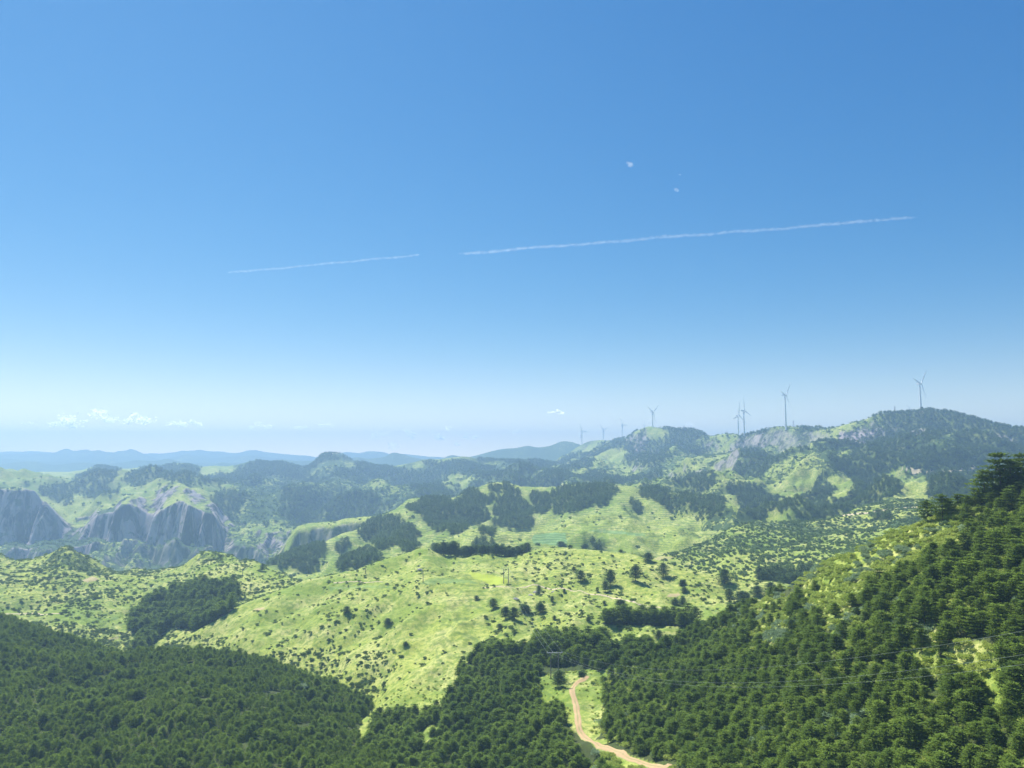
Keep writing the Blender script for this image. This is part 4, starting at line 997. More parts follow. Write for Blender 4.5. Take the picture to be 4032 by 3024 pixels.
# single trees of the meadow hill, by where they stand: (crop, x, top, base, width, label)
solo = [('H', 905, 470, 610, 130, 'round dark tree on the hilltop meadow, leftmost of the four large ones in a row'),
        ('H', 1275, 462, 662, 140, 'dark tree on the hilltop meadow, second from the left of four large ones'),
        ('H', 1212, 600, 738, 90, 'smaller tree just below the second large tree of the hilltop meadow'),
        ('H', 1590, 408, 602, 165, 'broadest dark tree of the hilltop meadow, third of the four in a row'),
        ('H', 1935, 378, 560, 130, 'dark tree on the hilltop meadow, rightmost of the four large ones in a row'),
        ('H', 1745, 252, 362, 130, 'dark tree on the crest of the meadow hill above the rightmost large tree'),
        ('H', 2165, 590, 665, 85, 'small tree on the right shoulder of the meadow, above the bare earth scar'),
        ('H', 820, 420, 482, 58, 'small pointed tree just above and left of the leftmost large meadow tree'),
        ('H', 660, 108, 182, 130, 'rounded tree standing alone on the skyline of the meadow hill'),
        ('H', 775, 152, 194, 70, 'low tree just right of the lone skyline tree on the meadow hill'),
        ('H', 960, 140, 205, 90, 'dark tree on the meadow crest left of the hazy grove beyond'),
        ('H', 1405, 208, 252, 62, 'little tree on the meadow crest between the hazy grove and the hillside beyond'),
        ('H', 1110, 680, 745, 42, 'small tree standing beside the earth bank of the meadow trail'),
        ('H', 385, 655, 765, 60, 'slim tree by the two pale boulders below the meadow trail'),
        ('H', 700, 697, 745, 42, 'round little tree on the lower edge of the meadow trail'),
        ('H', 550, 788, 855, 52, 'little tree below the meadow trail and right of the pale boulders'),
        ('H', 1200, 848, 905, 50, 'compact little tree between the trail and the long grove'),
        ('H', 1400, 832, 925, 140, 'tree at the upper edge of the long grove, beside the trail'),
        ('H', 400, 872, 955, 110, 'bushy tree on the lower meadow, right one of a pair below the boulders'),
        ('H', 205, 892, 985, 120, 'bushy tree on the lower meadow, left one of a pair below the boulders'),
        ('I', 1865, 112, 190, 80, 'upper tree of three stacked above the bare earth scar'),
        ('I', 1880, 205, 275, 90, 'tree hugging the top of the bare earth scar'),
        ('I', 1860, 332, 445, 95, 'tree right below the bare earth scar on the meadow'),
        ('I', 1765, 352, 420, 115, 'wide low tree left of the one below the earth scar'),
        ('I', 92, 408, 530, 115, 'tall tree on the meadow slope above the utility pole'),
        ('I', 262, 560, 612, 46, 'small tree just right of the tall tree above the utility pole'),
        ('I', 688, 570, 625, 66, 'rounded tree alone left of the long grove'),
        ('I', 1372, 812, 875, 80, 'small dark tree in the grass strip below the long grove'),
        ('I', 1562, 742, 845, 105, 'tree at the right end of the grass strip below the long grove'),
        ('I', 590, 1250, 1312, 82, 'low tree at the top end of the dirt road beside the clearing'),
        ('Z3', 256, 1068, 1168, 92, 'dark tree on the far right shoulder of the meadow against the valley'),
        ('Z3', 285, 1195, 1290, 66, 'slender tree on the right meadow, left of a broader one'),
        ('Z3', 372, 1215, 1305, 120, 'broad tree on the right meadow, touching a slender one'),
        ('Z3', 470, 1178, 1250, 76, 'tree on the right meadow, left one of a pair near the near slope'),
        ('Z3', 556, 1158, 1240, 76, 'tree on the right meadow, right one of a pair near the near slope'),
        ('Z5', 25, 150, 192, 46, 'dark round tree alone on the left flank of the meadow hill'),
        ('Z5', 290, 226, 266, 50, 'small dark tree on the left flank below the meadow spur'),
        ('Z5', 970, 100, 168, 62, 'upper left tree of the cluster in mid meadow'),
        ('Z5', 1050, 150, 232, 70, 'left tree of the clump in mid meadow'),
        ('Z5', 1105, 155, 236, 70, 'right tree of the clump in mid meadow'),
        ('Z5', 1182, 140, 192, 62, 'little tree right of the clump in mid meadow'),
        ('Z5', 405, 375, 402, 36, 'tiny dark tree on the left meadow flank by the brushy hollow'),
        ('Z5', 1012, 260, 292, 42, 'small dark tree below the clump in mid meadow'),
        ('Z5', 862, 78, 108, 34, 'small dark tree left of the cluster in mid meadow'),
        ('Z5', 1395, 690, 800, 90, 'dark tree left of the dirt road bend'),
        ('B', 922, 1440, 1528, 58, 'dark tree on the crest of the left grassy hills'),
        ('C', 855, 945, 1025, 82, 'round tree at the left end of the tree row along the crest')]
i = 0
for c, x, y0, y1, wd_, lab in solo:
    (bx, by), (_, ty) = px(c, (x, y1))[0], px(c, (x, y0))[0]
    g = hit(bx, by - 3, 330 if c != 'B' else 600)
    hgt = (by - ty) * g.y / F * 1.02
    wdm = wd_ / CROPS[c][2] * g.y / F
    s = hgt / 6.6
    sy_ = min(1.9, max(0.7, wdm / (5.3 * s)))
    make_pine(i, lab, 'single trees on the meadow', g.x, g.y, s, random.uniform(0, 6.28), dark=True, sy=sy_, name='meadow_tree', cat='tree'); i += 1
n_ind += len(solo)
# tree row along the crest
cr_path = px('C', (905, 1040), (960, 1062), (1010, 1072), (1060, 1074), (1110, 1074), (1160, 1078), (1210, 1075), (1260, 1062), (1310, 1052), (1360, 1045), (1410, 1040), (1455, 1046), (1500, 1058), (1550, 1072), (1600, 1082), (1650, 1084), (1700, 1080), (1750, 1070), (1800, 1058), (1850, 1046))
for j, (a, b) in enumerate(cr_path):
    for q in range(2):
        p = at(a + random.uniform(-9, 9), b, random.uniform(606, 618))
        s = random.uniform(0.95, 1.45) * (1.35 if j in (1, 2, 3) else 1.0)
        lab = 'dark tree in the left half of the row along the meadow crest' if j < 10 else 'dark tree in the right half of the row along the meadow crest'
        make_pine(i, lab, 'tree row along the meadow crest, ' + ('left half' if j < 10 else 'right half'), p.x, p.y, s, random.uniform(0, 6.28), dark=True, sy=1.1, name='crest_tree', cat='tree', sink=0.6); i += 1
n_ind += 2 * len(cr_path)

# near slope: pines
X, Y = jitter_grid(-20, 300, 95, 365, 2.65)
k = on(X, Y, 'near_slope') & ((samp(wood, X, Y, True) > 0.3) | (samp(thin, X, Y, True) > 0.5)) & off_road(X, Y, 3.4) & clear_of_view(X, Y)
th = samp(thin, X, Y, True)
gap = perlin(X / 17, Y / 17, 81)
k &= np.where(th > 0.5, rng.random(len(X)) < 0.07, (gap > -0.60) & (rng.random(len(X)) < 0.97))
X, Y = X[k], Y[k]
S = np.clip(rng.normal(0.62, 0.16, len(X)), 0.32, 1.15) * np.where(Y > 240, 0.92, 1.0) * (1 + 0.25 * perlin(X / 30, Y / 30, 89))
pX, pY = proj(X, Y, ground(X, Y) + 3)
vis = seen(X, Y, 5) & (pX > -30) & (pX < 4060) & (pY < 3100) & (pY > 1500)
size = np.where(vis, S / Y, 0)
crest_x = [3000, 3061, 3121, 3242, 3332, 3400, 3508, 3592, 3653, 3718, 3800]; crest_y = [320, 310, 300, 280, 268, 260, 250, 245, 240, 237, 235]
cY = np.interp(pX, crest_x, crest_y)
keep = ~((pX > 3060) & (pX < 3790) & (Y > cY - 13) & (rng.random(len(X)) < 0.88))
X, Y, S, pX, pY, vis, size = X[keep], Y[keep], S[keep], pX[keep], pY[keep], vis[keep], size[keep]
NN = 296 - n_ind
order = np.argsort(-size)[:NN]
# the three that stand out against the ridge
sky3 = [(3653, 2045, 'dark layered pine standing out against the far hills, leftmost on the near skyline', 1.15),
        (3712, 2040, 'layered pine on the near skyline, just right of the leftmost one', 1.18),
        (3738, 2028, 'pine on the near skyline behind the pair at the left end', 0.95),
        (3880, 1965, 'large dark pine on the near skyline at the foot of the tallest group', 1.5),
        (3940, 1945, 'tallest pine of the group that tops the near slope', 1.85),
        (3985, 1925, 'dark pine right of the tallest one on top of the near slope', 1.6),
        (4025, 1905, 'pine on top of the near slope at the very edge of the photo', 1.5)]
for a, b, lab, s in sky3:
    g = hit(a, b + 10, 150)
    make_pine(i, lab, 'pines on the near skyline', g.x, g.y, s, random.uniform(0, 6.28), name='pine_tree'); i += 1
chosen = np.zeros(len(X), bool); chosen[order[:NN - len(sky3)]] = True
wire_y = lambda x: 2705 - 135 * ((x - 2700) / 1332) ** 1.6 if x > 2700 else 2705
for j in np.nonzero(chosen)[0]:
    a, b = pX[j], pY[j]
    if b < wire_y(a) - 60: lab, g = (('layered pine on the upper near slope, beside the bright bushy strip', 'pines beside the bushy strip') if a < 3480 else ('layered pine high on the near slope, right of the bright bushy strip', 'pines right of the bushy strip'))
    elif b > 2900: lab, g = ('layered pine at the foot of the near slope, ' + ('beside the last road bend' if a < 3300 else 'furthest from the dirt road')), 'pines at the foot of the slope' + ('' if a < 3300 else ', far side')
    elif b < wire_y(a) + 90: lab, g = 'dark green layered pine right behind the power lines on the near slope', 'pines right behind the power lines'
    elif a > 3400: lab, g = 'dark green layered pine on the near slope below the power lines, in its right half', 'pines below the power lines, right'
    else: lab, g = 'dark green layered pine on the near slope below the power lines, towards the dirt road', 'pines below the power lines, by the road'
    make_pine(i, lab, g, float(X[j]), float(Y[j]), float(S[j]), random.uniform(0, 6.28)); i += 1
sets_near = [(pack(X[~chosen], Y[~chosen]), S[~chosen], PC_PINE)]
# centre wood below the saddle and groves
X, Y = jitter_grid(-150, 150, 235, 520, 3.2)
k = on(X, Y, 'meadow_hill') & (samp(wood, X, Y, True) > 0.5) & off_road(X, Y, 3.6) & clear_of_view(X, Y) & (rng.random(len(X)) < 0.95)
X, Y = X[k], Y[k]
gx_, gy_ = proj(X, Y, ground(X, Y)); k = ~((gx_ > 2120) & (gx_ < 2290) & (gy_ > 2625) & (gy_ < 2800))
X, Y = X[k], Y[k]; grove = (samp(PY, X, Y) < 2600)
sets_near.append((pack(X, Y), np.where(grove, rng.uniform(1.0, 1.35, len(X)), rng.uniform(0.5, 0.92, len(X))), PC_PINE))
# left spur wood: smaller, denser
X, Y = jitter_grid(-400, 40, 230, 500, 2.35)
k = on(X, Y, 'wooded_spur', 'wooded_spur_back') & (rng.random(len(X)) < 0.94) & (perlin(X / 13, Y / 13, 83) > -0.38) & (perlin(X / 5, Y / 5, 84) > -0.5)
X, Y = X[k], Y[k]
ss_ = np.clip(rng.normal(0.61, 0.17, len(X)), 0.3, 1.25) * (1 + 0.35 * fbm(X / 25, Y / 25, 2, 84)); bg_ = rng.random(len(X)) < 0.16
sets_near.append((pack(X[~bg_], Y[~bg_]), ss_[~bg_], PC_SAP)); sets_near.append((pack(X[bg_], Y[bg_]), ss_[bg_] * 0.9, PC_PINE)); lf_ = rng.random(len(X)) < 0.035; sets_near.append((pack(X[lf_], Y[lf_]), rng.uniform(1.2, 2.4, lf_.sum()), PC_LEAFTREE))
# dark grove on the left hills
X, Y = jitter_grid(-300, 0, 430, 760, 4.6)
k = on(X, Y, 'left_hills', 'meadow_hill') & (samp(wood, X, Y, True) > 0.5) & (X / Y < -0.28)
X, Y = X[k], Y[k]
sets_near.append((pack(X, Y), rng.uniform(0.9, 1.5, len(X)), PC_PINE))
scatter('pine_wood', sets_near, 'dense dark green pine wood covering the near spurs and slopes', 'pine wood')

# distant woods
sets_far = []
X, Y = jitter_grid(40, 420, 530, 760, 4.6)
k = on(X, Y, 'scrub_hill') & (samp(wood, X, Y, True) > 0.5)
X, Y = X[k], Y[k]; sets_far.append((pack(X, Y), rng.uniform(0.8, 1.4, len(X)), PC_MID))
X, Y = jitter_grid(-420, 1080, 760, 1450, 5.2)
k = on(X, Y, 'terraced_hill', 'wind_farm_ridge', 'scrub_hill', 'mesa') & (samp(wsoft, X, Y) + 0.35 * perlin(X / 22, Y / 30, 85) > 0.22 + 0.6 * rng.random(len(X)))
X, Y = X[k], Y[k]; sets_far.append((pack(X, Y), rng.uniform(0.7, 1.2, len(X)), PC_MID))
X, Y = jitter_grid(-200, 1500, 1450, 2400, 8.0)
k = on(X, Y, 'wind_farm_ridge', 'terraced_hill') & (samp(wsoft, X, Y) + 0.35 * perlin(X / 40, Y / 50, 86) > 0.2 + 0.65 * rng.random(len(X))) & seen(X, Y, 9)
X, Y = X[k], Y[k]; sets_far.append((pack(X, Y), rng.uniform(0.75, 1.35, len(X)), PC_FAR))
X, Y = jitter_grid(-1900, 900, 1640, 3500, 9.5)
k = on(X, Y, 'gorge_plateau', 'wind_farm_ridge') & (samp(wsoft, X, Y) + 0.35 * perlin(X / 50, Y / 60, 87) > 0.2 + 0.65 * rng.random(len(X))) & seen(X, Y, 11) & ((Y > 2400) | on(X, Y, 'gorge_plateau'))
X, Y = X[k], Y[k]; sets_far.append((pack(X, Y), rng.uniform(0.9, 1.6, len(X)), PC_FAR))
scatter('distant_woods', sets_far, 'hazy dark woods in patches over the far hills and ridges', 'woodland')

# brush
sets_b = []
def brush(x0, x1, y0, y1, step, hs, pw, smin, smax, col, seed):
    X, Y = jitter_grid(x0, x1, y0, y1, step)
    sc_ = samp(scrub, X, Y, True); wd2 = samp(wood, X, Y, True); rk2 = samp(rock, X, Y, True); fl2 = samp(field, X, Y, True) + samp(yfield, X, Y, True) + samp(bare, X, Y, True)
    pr = np.clip(sc_ * (1 + 1.8 * fbm(X / 16, Y / 16, 3, seed) + 0.8 * perlin(X / 5, Y / 5, seed + 1)), 0, 1) ** pw
    k = on(X, Y, *hs) & (wd2 < 0.5) & (rk2 < 0.4) & (fl2 < 0.3) & (rng.random(len(X)) < pr) & off_road(X, Y, 3) & seen(X, Y, 3)
    X, Y = X[k], Y[k]
    sets_b.append((pack(X, Y), smin + (smax - smin) * rng.random(len(X)) ** 2.2, col)); return len(X)
brush(-380, 260, 330, 640, 1.8, ('meadow_hill', 'left_hills'), 1.2, 0.2, 1.6, PC_BUSH, 91)
brush(-620, 100, 520, 900, 3.2, ('left_hills',), 0.8, 0.6, 2.3, PC_BUSH, 92)
brush(60, 700, 540, 960, 3.6, ('scrub_hill',), 0.7, 0.8, 2.4, PC_SCRUB, 93)
brush(-500, 900, 780, 1500, 8, ('terraced_hill', 'wind_farm_ridge', 'mesa'), 1.1, 1.2, 3.4, PC_SCRUB, 94)
brush(-1300, 1500, 1500, 2600, 12, ('gorge_plateau', 'wind_farm_ridge'), 1.1, 2.0, 5.5, PC_SCRUB, 95)
# individual shrubs of the meadow: the largest
P0, S0, _ = sets_b[0]
qx, qy = proj(P0[:, 0], P0[:, 1], P0[:, 2])
v = (qx > 0) & (qx < 4032) & seen(P0[:, 0], P0[:, 1], 1)
o_ = np.argsort(-np.where(v, S0 / P0[:, 1], 0))[:280]
pk = np.zeros(len(P0), bool); pk[o_] = True
for j in o_:
    a, b = qx[j], qy[j]
    if a < 1000: lab, g = 'dark green shrub on the sunny slope left of the meadow spur, above the wooded spur', 'shrubs on the far left slope'
    elif a < 1500 and b > 2480: lab, g = 'dark green shrub in the brushy hollow between the left wood and the meadow', 'shrubs in the brushy hollow'
    elif a < 1500: lab, g = 'dark green shrub on the left shoulder of the meadow hill', 'shrubs on the left shoulder'
    elif b < 2300: lab, g = 'dark green shrub on the meadow hilltop above the trail', 'shrubs above the trail'
    elif a < 2150: lab, g = 'dark green shrub on the meadow slope below the trail, left of the utility pole', 'shrubs left of the utility pole'
    else: lab, g = 'dark green shrub on the meadow slope below the trail, right of the utility pole', 'shrubs right of the utility pole'
    o = link('shrub', BUSHM[j % 4]); o.location = P0[j]; o.rotation_euler = (0, 0, random.uniform(0, 6.28)); o.scale = (float(S0[j]),) * 3
    tag(o, lab, 'shrub', g)
sets_b[0] = (P0[~pk], S0[~pk], PC_BUSH)
scatter('brush', sets_b, 'low dark brush dotted over the open grassy hills', 'brush')

# bright undergrowth on the near slope
X, Y = jitter_grid(-20, 300, 110, 350, 1.9)
th = samp(thin, X, Y, True); wd2 = samp(wood, X, Y, True)
k = on(X, Y, 'near_slope') & off_road(X, Y, 2.6) & (((th > 0.5) & (rng.random(len(X)) < 0.9)) | ((wd2 < 0.5) & (rng.random(len(X)) < 0.7)) | (rng.random(len(X)) < 0.5))
X, Y = X[k], Y[k]; th = th[k]
S = rng.uniform(0.7, 1.9, len(X)); pale = perlin(X / 12, Y / 12, 88) > 0.22
qx, qy = proj(X, Y, ground(X, Y)); v = (qx < 4032) & (qy < 3020) & seen(X, Y, 1) & (th > 0.5)
o_ = np.argsort(-np.where(v, S / Y, 0))[:150]
pk = np.zeros(len(X), bool); pk[o_] = True
for j in o_:
    up = qy[j] < 2350
    o = link('leafy_bush', (PALEM[j % 3] if pale[j] else BRIGHTM[j % 4])); o.location = (X[j], Y[j], float(ground(X[j], Y[j])) - 0.1)
    o.rotation_euler = (0, 0, random.uniform(0, 6.28)); o.scale = (float(S[j]),) * 3
    lab = ('silvery' if pale[j] else 'bright yellow-green') + (' bush in the open strip along the near skyline' if up else ' bush in a gap between the pines of the near slope')
    tag(o, lab, 'bush', ('silvery' if pale[j] else 'bright') + (' bushes along the near skyline' if up else ' bushes between the near pines'))
k1 = ~pk & ~pale; k2 = ~pk & pale
X2, Y2 = jitter_grid(-60, 120, 250, 380, 2.3)
kk = on(X2, Y2, 'meadow_hill') & off_road(X2, Y2, 2.4) & (samp(wood, X2, Y2, True) < 0.5) & (rng.random(len(X2)) < 0.45)
scatter('undergrowth', [(pack(X[k1], Y[k1], 0.1), S[k1], PC_BRIGHT), (pack(X[k2], Y[k2], 0.1), S[k2], PC_PALE), (pack(X2[kk], Y2[kk], 0.1), rng.uniform(.35, .8, kk.sum()), PC_BRIGHT)],
        'bright leafy undergrowth between the near pines', 'undergrowth')
# a few pale bushes that stand out
def bush_at(c, x, y, s, meshes, lab, ymin, group=None, n=3):
    (a, b), = px(c, (x, y)); g = hit(a, b, ymin)
    o = link('leafy_bush', meshes[int(x) % len(meshes)]); o.location = g - Vector((0, 0, .1)); o.scale = (s, s, s); o.rotation_euler = (0, 0, x)
    tag(o, lab, 'bush', group)
bush_at('Z4', 1965, 690, 3.1, PALEM, 'large silvery bush poking out of the left wood, upper of two', 320)
bush_at('Z4', 2035, 740, 2.2, PALEM, 'silvery bush poking out of the left wood, lower of two', 320)
bush_at('Z5', 1600, 525, 2.0, PALEM, 'pale silvery bush at the top of the clearing beside the near wood', 300)
bush_at('Z5', 1545, 590, 1.6, BUSHM, 'dark bush beside the top end of the dirt road', 300)
bush_at('Z5', 1245, 690, 2.6, BRIGHTM, 'bright lime-green bush at the left edge of the clearing', 280)
bush_at('Z5', 1150, 1150, 2.4, PALEM, 'silvery bush low in the centre wood', 240)
bush_at('Z5', 1265, 1130, 2.0, PALEM, 'silvery bush low in the centre wood, nearer the road', 240)

# boulders
def boulder(c, x, y, s, lab, ymin):
    import bmesh
    (a, b), = px(c, (x, y)); g = hit(a, b, ymin)
    bm = bmesh.new(); bmesh.ops.create_icosphere(bm, subdivisions=3, radius=1)
    for vv in bm.verts:
        n_ = float(fbm(np.array([vv.co.x * 1.3 + x]), np.array([vv.co.y * 1.3 + vv.co.z]), 3, int(x) % 50)[0])
        vv.co *= 1 + 0.45 * n_; vv.co.z *= 0.62
    me = bpy.data.meshes.new('boulder'); bm.to_mesh(me); bm.free(); me.materials.append(M_ROCK)
    o = link('boulder', me); o.location = g + Vector((0, 0, 0.1 * s)); o.scale = (s * 1.3, s, s); o.rotation_euler = (0, 0, x)
    tag(o, lab, 'boulder')
boulder('H', 355, 740, 1.6, 'pale boulder beside the slim tree under the meadow trail', 380)
boulder('H', 430, 730, 0.9, 'small pale stone right of the slim tree under the trail', 380)
boulder('H', 100, 825, 1.5, 'grey boulder at the lower edge of the rocky meadow bank', 380)
boulder('H', 285, 775, 1.2, 'grey boulder left of the slim tree under the trail', 380)
boulder('C', 690, 1190, 1.2, 'upper grey boulder of the outcrop on the left meadow shoulder', 420)
boulder('C', 700, 1232, 1.4, 'lower grey boulder of the outcrop on the left meadow shoulder', 420)
boulder('Z5', 1355, 18 + 35, 0.9, 'small grey stone on the mid meadow below the trail', 380)

# ------------------------------------------------------------------ wind turbines
def blade_mesh(L):
    secs = [(0.0, 1.1, 1.1, 0), (0.04, 1.1, 1.1, 0), (0.10, 1.6, 0.9, 14), (0.2, 2.05, 0.55, 11), (0.4, 1.6, 0.36, 6), (0.6, 1.15, 0.24, 3), (0.8, 0.75, 0.15, 1), (0.95, 0.4, 0.08, 0), (1.0, 0.1, 0.04, 0)]
    V_ = []; Fq = []; seg = 10
    for f, ch, th, tw_ in secs:
        c_, s_ = math.cos(rad(tw_)), math.sin(rad(tw_))
        for k in range(seg):
            a = 2 * math.pi * k / seg
            x = math.cos(a) * ch - (0.35 * ch if f > 0.08 else 0); y = math.sin(a) * th * (1 if f < 0.08 else (1 - 0.5 * math.cos(a)) * 0.8)
            V_.append((x * c_ - y * s_, x * s_ + y * c_, f * L))
    n = len(secs)
    for i_ in range(n - 1):
        for k in range(seg):
            k2 = (k + 1) % seg; Fq.append((i_ * seg + k, i_ * seg + k2, (i_ + 1) * seg + k2, (i_ + 1) * seg + k))
    Fq += [tuple((n - 1) * seg + k for k in range(seg))]
    me = bpy.data.meshes.new('blade'); me.from_pydata(V_, [], Fq); me.materials.append(M_WHITE)
    me.polygons.foreach_set('use_smooth', [True] * len(me.polygons)); return me
BL = blade_mesh(50.0)
def turbine(hubpx, Y, a_deg, k_, lab, tower=82):
    hub = at(hubpx[0], hubpx[1], Y)
    view = math.atan2(hub.x, hub.y)
    th = math.asin(k_)                       # the rotor disc seen under this angle
    ax = Vector((math.cos(-th), math.sin(-th), 0)); ax = Matrix.Rotation(-view, 3, 'Z') @ ax
    base = hub - ax * 4.0 - Vector((0, 0, tower))
    gz = float(ground(base.x, base.y)); zb = min(base.z, gz - 1.0)
    e = bpy.data.objects.new('wind_turbine', None); COL.objects.link(e); e.location = (base.x, base.y, zb)
    yaw = math.atan2(ax.y, ax.x); e.rotation_euler = (0, 0, yaw)
    tag(e, lab, 'wind turbine', 'wind turbines on the ridge')
    H = hub.z - zb
    mb = MB(); mb.tube([(0, 0, 0), (0, 0, H * .33), (0, 0, H * .66), (0, 0, H - 1.4)], [2.6, 2.3, 2.0, 1.6], 20); mb.build('tower', M_WHITE, e)
    mb = MB(); mb.tube([(0, 0, -0.05), (0, 0, 1.0)], [4.2, 4.0], 20); mb.build('foundation', M_CONC, e)
    # nacelle: tapered body of several sections
    mb = MB(); V_ = []; Fq = []
    for x, wy, z0, z1 in ((-8.6, 1.3, -0.9, 1.5), (-8.2, 1.75, -1.5, 2.0), (-3, 2.0, -1.9, 2.1), (1.2, 1.95, -1.8, 2.0), (2.2, 1.6, -1.5, 1.6)):
        V_ += [(x, -wy, z0), (x, wy, z0), (x, wy * .85, z1), (x, -wy * .85, z1)]
    for s_ in range(4):
        for q in range(4):
            Fq.append((s_ * 4 + q, s_ * 4 + (q + 1) % 4, s_ * 4 + 4 + (q + 1) % 4, s_ * 4 + 4 + q))
    Fq += [(3, 2, 1, 0), (16, 17, 18, 19)]
    mb.add(V_, Fq); o = mb.build('nacelle', M_WHITE, e); o.location = (0, 0, H)
    tilt = rad(5)
    mb = MB(); mb.tube([(2.2, 0, 0), (3.0, 0, 0), (4.4, 0, 0), (5.4, 0, 0), (6.0, 0, 0)], [1.7, 1.9, 1.8, 1.1, 0.2], 14)
    hb = mb.build('hub', M_WHITE, e); hb.location = (0, 0, H); hb.rotation_euler = (0, -tilt, 0)
    for q in range(3):
        ang = -rad(a_deg + 120 * q)
        b = link('blade', BL, e)
        # blade local: span +Z, chord +X; rotor axis = +X of the turbine
        R = Matrix.Rotation(-tilt, 4, 'Y') @ Matrix.Rotation(ang, 4, 'X') @ Matrix.Rotation(rad(3.5), 4, 'Y') @ Matrix.Rotation(rad(78), 4, 'Z')
        # clockwise as the camera sees the rotor
        b.matrix_local = Matrix.Translation((3.9, 0, H)) @ R
    return e
turbine(px('T8', (2034, 272))[0], 1965, 42.5, 0.42, 'large white wind turbine on the highest wooded hilltop, rightmost on the ridge', 74)
turbine(px('T8', (728, 383))[0], 2163, 41, 0.40, 'large white wind turbine standing alone above the rocky bluff', 86)
turbine(px('T7', (2027, 600))[0], 2400, -8, 0.35, 'taller wind turbine of the close pair, front right one', 82)
turbine(px('T7', (1962, 652))[0], 2660, 9.6, 0.62, 'wind turbine of the close pair, back left one', 82)
turbine(px('T7', (1030, 615))[0], 2870, 54.5, 0.57, 'wind turbine on the rounded knoll in the middle of the ridge', 80)
turbine(px('T7', (698, 757))[0], 3900, -30, 0.45, 'small wind turbine left of the knoll, third from the left end', 76)
turbine(px('T7', (490, 812))[0], 4300, -51, 0.6, 'small wind turbine second from the left end of the ridge', 76)
turbine(px('T7', (258, 828))[0], 3990, -28, 0.66, 'small wind turbine at the left end of the ridge', 70)
turbine(px('T7', (938, 805))[0], 3700, -10, 0.45, 'wind turbine mostly hidden behind the knoll, one blade tip showing', 76)
turbine(px('T8', (1975, 590))[0], 2700, -37, 0.75, 'wind turbine hidden behind the highest hilltop, one blade tip showing', 76)

# lattice masts on the ridge
def mast(c, x, ytop, ybase, Y, lab, arms=2):
    (a, b), (_, tp) = px(c, (x, ybase))[0], px(c, (x, ytop))[0]
    p = at(a, b, Y); p.z = min(p.z, float(ground(p.x, p.y))) - 0.5
    H = at(a, tp, Y).z - p.z; w0, w1 = H * 0.12, H * 0.02
    e = bpy.data.objects.new('lattice_pylon', None); COL.objects.link(e); e.location = p; e.rotation_euler = (0, 0, 0.4)
    tag(e, lab, 'pylon', 'lattice pylons on the ridge')
    r_ = max(0.16, Y * 0.00009)
    for sx_ in (-1, 1):
        for sy_ in (-1, 1):
            mb = MB(); mb.tube([(sx_ * w0, sy_ * w0, 0), (sx_ * w0 * .4, sy_ * w0 * .4, H * .6), (sx_ * w1, sy_ * w1, H)], [r_, r_ * .9, r_ * .7], 4); mb.build('leg', M_STEEL, e)
    mb = MB(); n = 7
    for q in range(n):
        f0, f1 = (q / n), ((q + 1) / n); g0 = w0 * (1 - f0) + w1 * f0; g1 = w0 * (1 - f1) + w1 * f1
        g0 *= 0.9 - .3 * math.sin(f0 * 3.1); g1 *= 0.9 - .3 * math.sin(f1 * 3.1)
        for (s1_, s2_) in (((-1, -1), (1, -1)), ((1, -1), (1, 1)), ((1, 1), (-1, 1)), ((-1, 1), (-1, -1))):
            mb.tube([(s1_[0] * g0, s1_[1] * g0, H * f0), (s2_[0] * g1, s2_[1] * g1, H * f1)], r_ * .55, 3)
            mb.tube([(s2_[0] * g0, s2_[1] * g0, H * f0), (s1_[0] * g1, s1_[1] * g1, H * f1)], r_ * .55, 3)
    mb.build('bracing', M_STEEL, e)
    for q in range(arms):
        z = H * (0.72 + 0.13 * q); l_ = H * (0.16 - 0.03 * q)
        mb = MB(); mb.tube([(-l_, 0, z), (0, 0, z + l_ * .15), (l_, 0, z)], [r_ * .4, r_ * 1.1, r_ * .4], 4); mb.build('crossarm', M_STEEL, e)
mast('T7', 1365, 757, 797, 2700, 'lattice pylon right of the rounded knoll turbine')
mast('T7', 1833, 820, 845, 2520, 'tiny lattice pylon left of the close pair of turbines', 1)
mast('T7', 2198, 795, 825, 2330, 'lattice pylon between the close pair and the lone turbine', 1)
mast('T8', 478, 706, 738, 2320, 'tiny lattice pylon on the rising ridge left of the lone turbine', 1)
mast('T8', 798, 628, 684, 2160, 'lattice pylon just right of the lone turbine above the bluff')
mast('T8', 1780, 490, 553, 1975, 'lattice pylon on the wooded summit left of the rightmost turbine')

# ------------------------------------------------------------------ power line
gp1 = hit(*px('Z5', (1342, 606))[0], 300); gp2 = hit(*px('Z5', (1392, 602))[0], 300)
Yp = (gp1.y + gp2.y) / 2
pl, pr = at(*px('Z5', (1342, 600))[0], Yp), at(*px('Z5', (1391, 600))[0], Yp)
topz = at(*px('Z5', (1365, 443))[0], Yp).z
e = bpy.data.objects.new('utility_pole', None); COL.objects.link(e); mid = (pl + pr) / 2; e.location = (mid.x, mid.y, float(ground(mid.x, mid.y)))
tag(e, 'twin-post utility pole with a crossarm standing in the clearing by the dirt road', 'utility pole')
zt = topz - e.location.z; hw = (pr.x - pl.x) / 2
for s_ in (-1, 1):
    gz = float(ground(mid.x + s_ * hw, mid.y)) - e.location.z - 0.5
    mb = MB(); mb.tube([(s_ * hw, 0, gz), (s_ * hw, 0, zt + 0.2)], [0.25, 0.2], 10); mb.build('post', M_CONC, e)
    mb = MB(); mb.tube([(s_ * hw, -0.12, zt - 1.3), (s_ * (hw + 1.1), -0.12, zt - .1)], 0.05, 5); mb.build('brace', M_STEEL, e)
arm_l = at(*px('Z5', (1316, 443))[0], Yp).x - mid.x; arm_r = at(*px('Z5', (1417, 440))[0], Yp).x - mid.x
